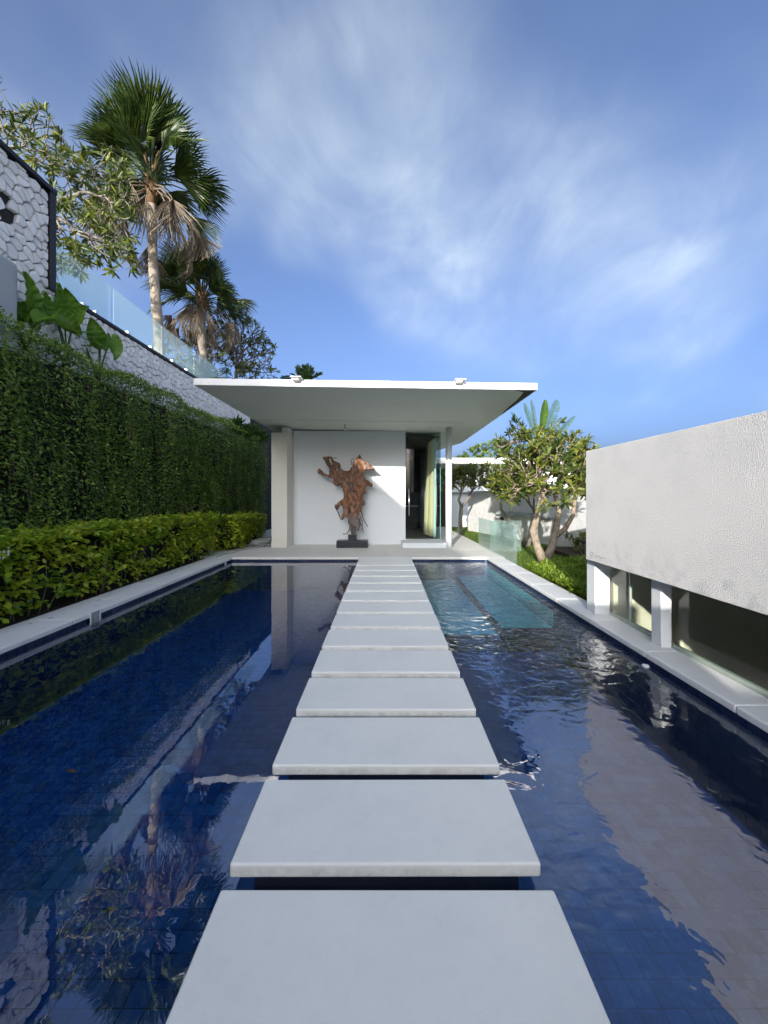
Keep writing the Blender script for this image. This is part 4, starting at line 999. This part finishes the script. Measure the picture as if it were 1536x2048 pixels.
# garden boundary wall running back on the right
bw = thing('garden_wall', 'rough white garden wall dappled with frangipani shadows', 'wall', (5.3, 11, -.06))
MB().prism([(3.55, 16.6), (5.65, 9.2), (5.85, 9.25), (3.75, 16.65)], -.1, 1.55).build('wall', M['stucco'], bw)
MB().prism([(3.50, 16.55), (5.60, 9.15), (5.90, 9.22), (3.80, 16.62)], 1.553, 1.62).build('cap', M['white'], bw)
MB().prism([(4.05, 14.2), (4.85, 11.4), (5.0, 11.45), (4.2, 14.25)], .75, .87).build('ledge', M['grey_plaster'], bw)  # grey colour stands in for the shade under a ledge
tag(bbox('garden_bed', 4.35, 5.25, 9.0, 10.6, -.06, .03, M['soil']), kind='structure')
t = thing('garden_shrub', 'small yellowish shrub at the foot of the garden wall by the parapet corner', 'shrub', (5.05, 9.6, .03))
tips = [(Vector((5.0+rr.gauss(0, .16), 9.6+rr.gauss(0, .3), rr.uniform(.08, .5))), Vector((rr.gauss(0, .5), rr.gauss(-.2, .4), 1)).normalized()) for _ in range(60)]
P, D, U, L, W_2, Dr = whorls(tips, rr, (5, 9), (.07, .15), .4); tag(link('foliage', leaf_mesh('foliage', P, D, U, L, W_2, Dr, .3, 'full'), M['l_frang_r'], t), kind='stuff')
stm = MB()
for q, d in tips: stm.tube([(q.x*.6+5.0*.4, q.y*.6+9.6*.4, .03), tuple(q)], [.006, .004], 4)
tag(stm.build('stems', M['twig'], t), kind='stuff')
nb = thing('neighbour_pavilion', 'white flat-roofed pavilion at the far end of the garden', 'pavilion', (6, 20, -.06))
bbox('wall', 2.9, 12, 18.6, 18.9, -.06, 2.75, M['white'], nb); bbox('roof', 1.9, 12.5, 17.5, 23, 2.90, 3.14, M['roof'], nb, .01); bbox('beam', 2.2, 12.2, 18.2, 22.8, 2.75, 2.90, M['white'], nb)
bbox('door', 2.3, 3.05, 18.35, 18.5, -.06, 2.0, simple('dark_timber', (.05, .03, .02), .6, 0, .4), nb); bbox('eave_beam', 2.905, 12, 18.3, 18.59, 1.60, 2.1, M['white'], nb)
bbox('side_wall', 2.25, 2.29, 18.3, 22, -.06, 2.75, M['white'], nb)
for lab, px, py, Y in (('round-headed garden lamp on a thin post behind the glass fence', 1004, 1037, 10.9), ('round-headed garden lamp beside the stucco parapet corner', 1167, 1083, 8.9)):
    c = at(px, py, Y); t = thing('garden_lamp', lab, 'lamp', (c.x, Y, -.06), 'garden lamps')
    MB().tube([(c.x, Y, -.06), (c.x, Y, c.z)], .011, 8).build('post', M['black'], t, True)
    MB().tube([(c.x, Y, c.z-.045), (c.x, Y, c.z-.02), (c.x, Y, c.z+.02), (c.x, Y, c.z+.045)], [.03, .065, .065, .02], 14).build('lamp_head', M['dark_stone'], t, True)
# far shrubs behind the neighbour
rr = random.Random(91)
for lab, px, py, Y, rad in (('pale green shrub showing over the far pavilion roof', 985, 905, 26, (2.6, 1.8, 1.5)), ('low green shrub left of the pale one over the far pavilion roof', 925, 918, 25, (1.3, 1.2, .9))):
    c = at(px, py+22, Y); t = thing('far_tree', lab, 'tree', (c.x, Y, -.07)); MB().tube([(c.x, Y, -.07), (c.x, Y, c.z)], [.15, .08], 8).build('trunk', M['bark_f'], t, True)
    tips = [(Vector(q), (Vector(q)-c).normalized()) for q in ellipsoid_pts(420, c, rad, rr, .4, -.9, 3)]
    P, D, U, L, W_2, Dr = whorls(tips, rr, (6, 9), (.15, .3), .45); tag(link('crown', leaf_mesh('crown', P, D, U, L, W_2, Dr, .3, 'simple'), M['l_far'], t), kind='stuff')

# ------------------------------------------------------------------ small things round the pool
t = thing('garden_hose', 'coiled grey hose lying beside the pavilion pier with its end trailing along the coping', 'hose', (-3.5, 11, 0))
hp = []
for i in range(90):
    a = i*.36; rad = .30+.10*math.sin(i*.7)+.05*math.sin(i*1.9); hp.append((-3.46+rad*1.15*math.cos(a), 11.05+rad*.9*math.sin(a), .014+.0016*i+.035*abs(math.sin(i*.9))))
MB().tube(hp, .017, 6).build('coil', M['hose'], t, True)
tail = [hp[0]]+[(-3.6-.30*k_/8+.04*math.sin(k_*1.7), 10.6-1.7*k_/8, .014) for k_ in range(1, 9)]
MB().tube(tail, .012, 6).build('tail', M['hose'], t, True)
sk = thing('pool_skimmer', 'square white-framed skimmer opening in the left pool edge', 'skimmer', (XL, 4.74, -.03))
ys, w_ = 4.73, .085
for a, b, c, d in ((ys-w_, ys-w_+.014, -.14, .006), (ys+w_-.014, ys+w_, -.14, .006)): bbox('frame', XL+.031, XL+.041, a, b, c, d, M['white'], sk, .001)
bbox('frame', XL+.031, XL+.041, ys-w_+.015, ys+w_-.015, -.006, .006, M['white'], sk, .001); bbox('opening', XL+.0305, XL+.034, ys-w_+.015, ys+w_-.015, -.14, -.007, M['hose'], sk)
bbox('pool_fitting', XL+.031, XL+.04, 8.55, 8.63, -.13, .004, M['white'], tag(bpy.data.objects.new('dummy', None)) if False else None, .002)
tag(bpy.data.objects['pool_fitting'], 'small white fitting on the left pool edge near the far corner', 'fitting')
ff = at(1305, 1336, 3.45); t = MB().tube([(2.30, 3.42, WZ-.004), (2.30, 3.42, WZ+.012), (2.30, 3.42, WZ+.018)], [.03, .028, .012], 12).build('pool_float', M['white'], None, True); tag(t, 'small white plug floating by the right pool wall', 'float')
rr = random.Random(95)
def flat_leaf(name, x, y, z, L, label, grp):
    a = rr.random()*6.28; me = leaf_mesh('leaf', [(x, y, z)], [(math.cos(a), math.sin(a), .12)], [(0, 0, 1)], L, L*.4, .05, .3, 'full'); o = link(name, me, M['fallen']); tag(o, label, 'leaf', grp)
for yy in (4.25, 4.42, 4.6, 4.95, 5.2, 5.5, 5.9, 6.4, 7.0, 7.7): flat_leaf('fallen_leaf', XL-.12-.3*rr.random(), yy, .003, rr.uniform(.035, .06), 'small dark fallen leaf lying on the left pool coping', 'fallen leaves on the left coping')
q = at(152, 1547, (H-WZ)*F/(1547-CY)); flat_leaf('floating_leaf', q.x, q.y, WZ+.004, .07, 'dark leaf floating on the left water near the palm reflection', None)
q = at(205, 1827, (H-FZ)*F/(1827-CY)); flat_leaf('sunken_leaf', q.x, q.y, FZ+.012, .06, 'dark green leaf on the pool floor near the bottom left corner', None)
# unseen blocks added behind the camera: shade the coping, darken the door's reflection
rh = thing('reflection_block', 'added unseen dark block behind the viewer, darkening the door reflection', 'light blocker', (5, -7, 0)); bbox('wall', 2.0, 9, -9, -4.4, -.1, 6.6, M['dark_room'], rh); bbox('roof', 1.9, 9.3, -9.3, -4.3, 6.6, 6.8, M['white'], rh)
gw = thing('rear_shade_wall', 'added unseen wall behind the viewer, casting shade on the right coping', 'wall', (1, -4, 0)); bbox('wall', -2.4, .5, -4.25, -4.05, -.1, 2.25, M['white'], gw); bbox('low_wall', .502, 6.2, -4.25, -4.05, -.1, 1.68, M['white'], gw)
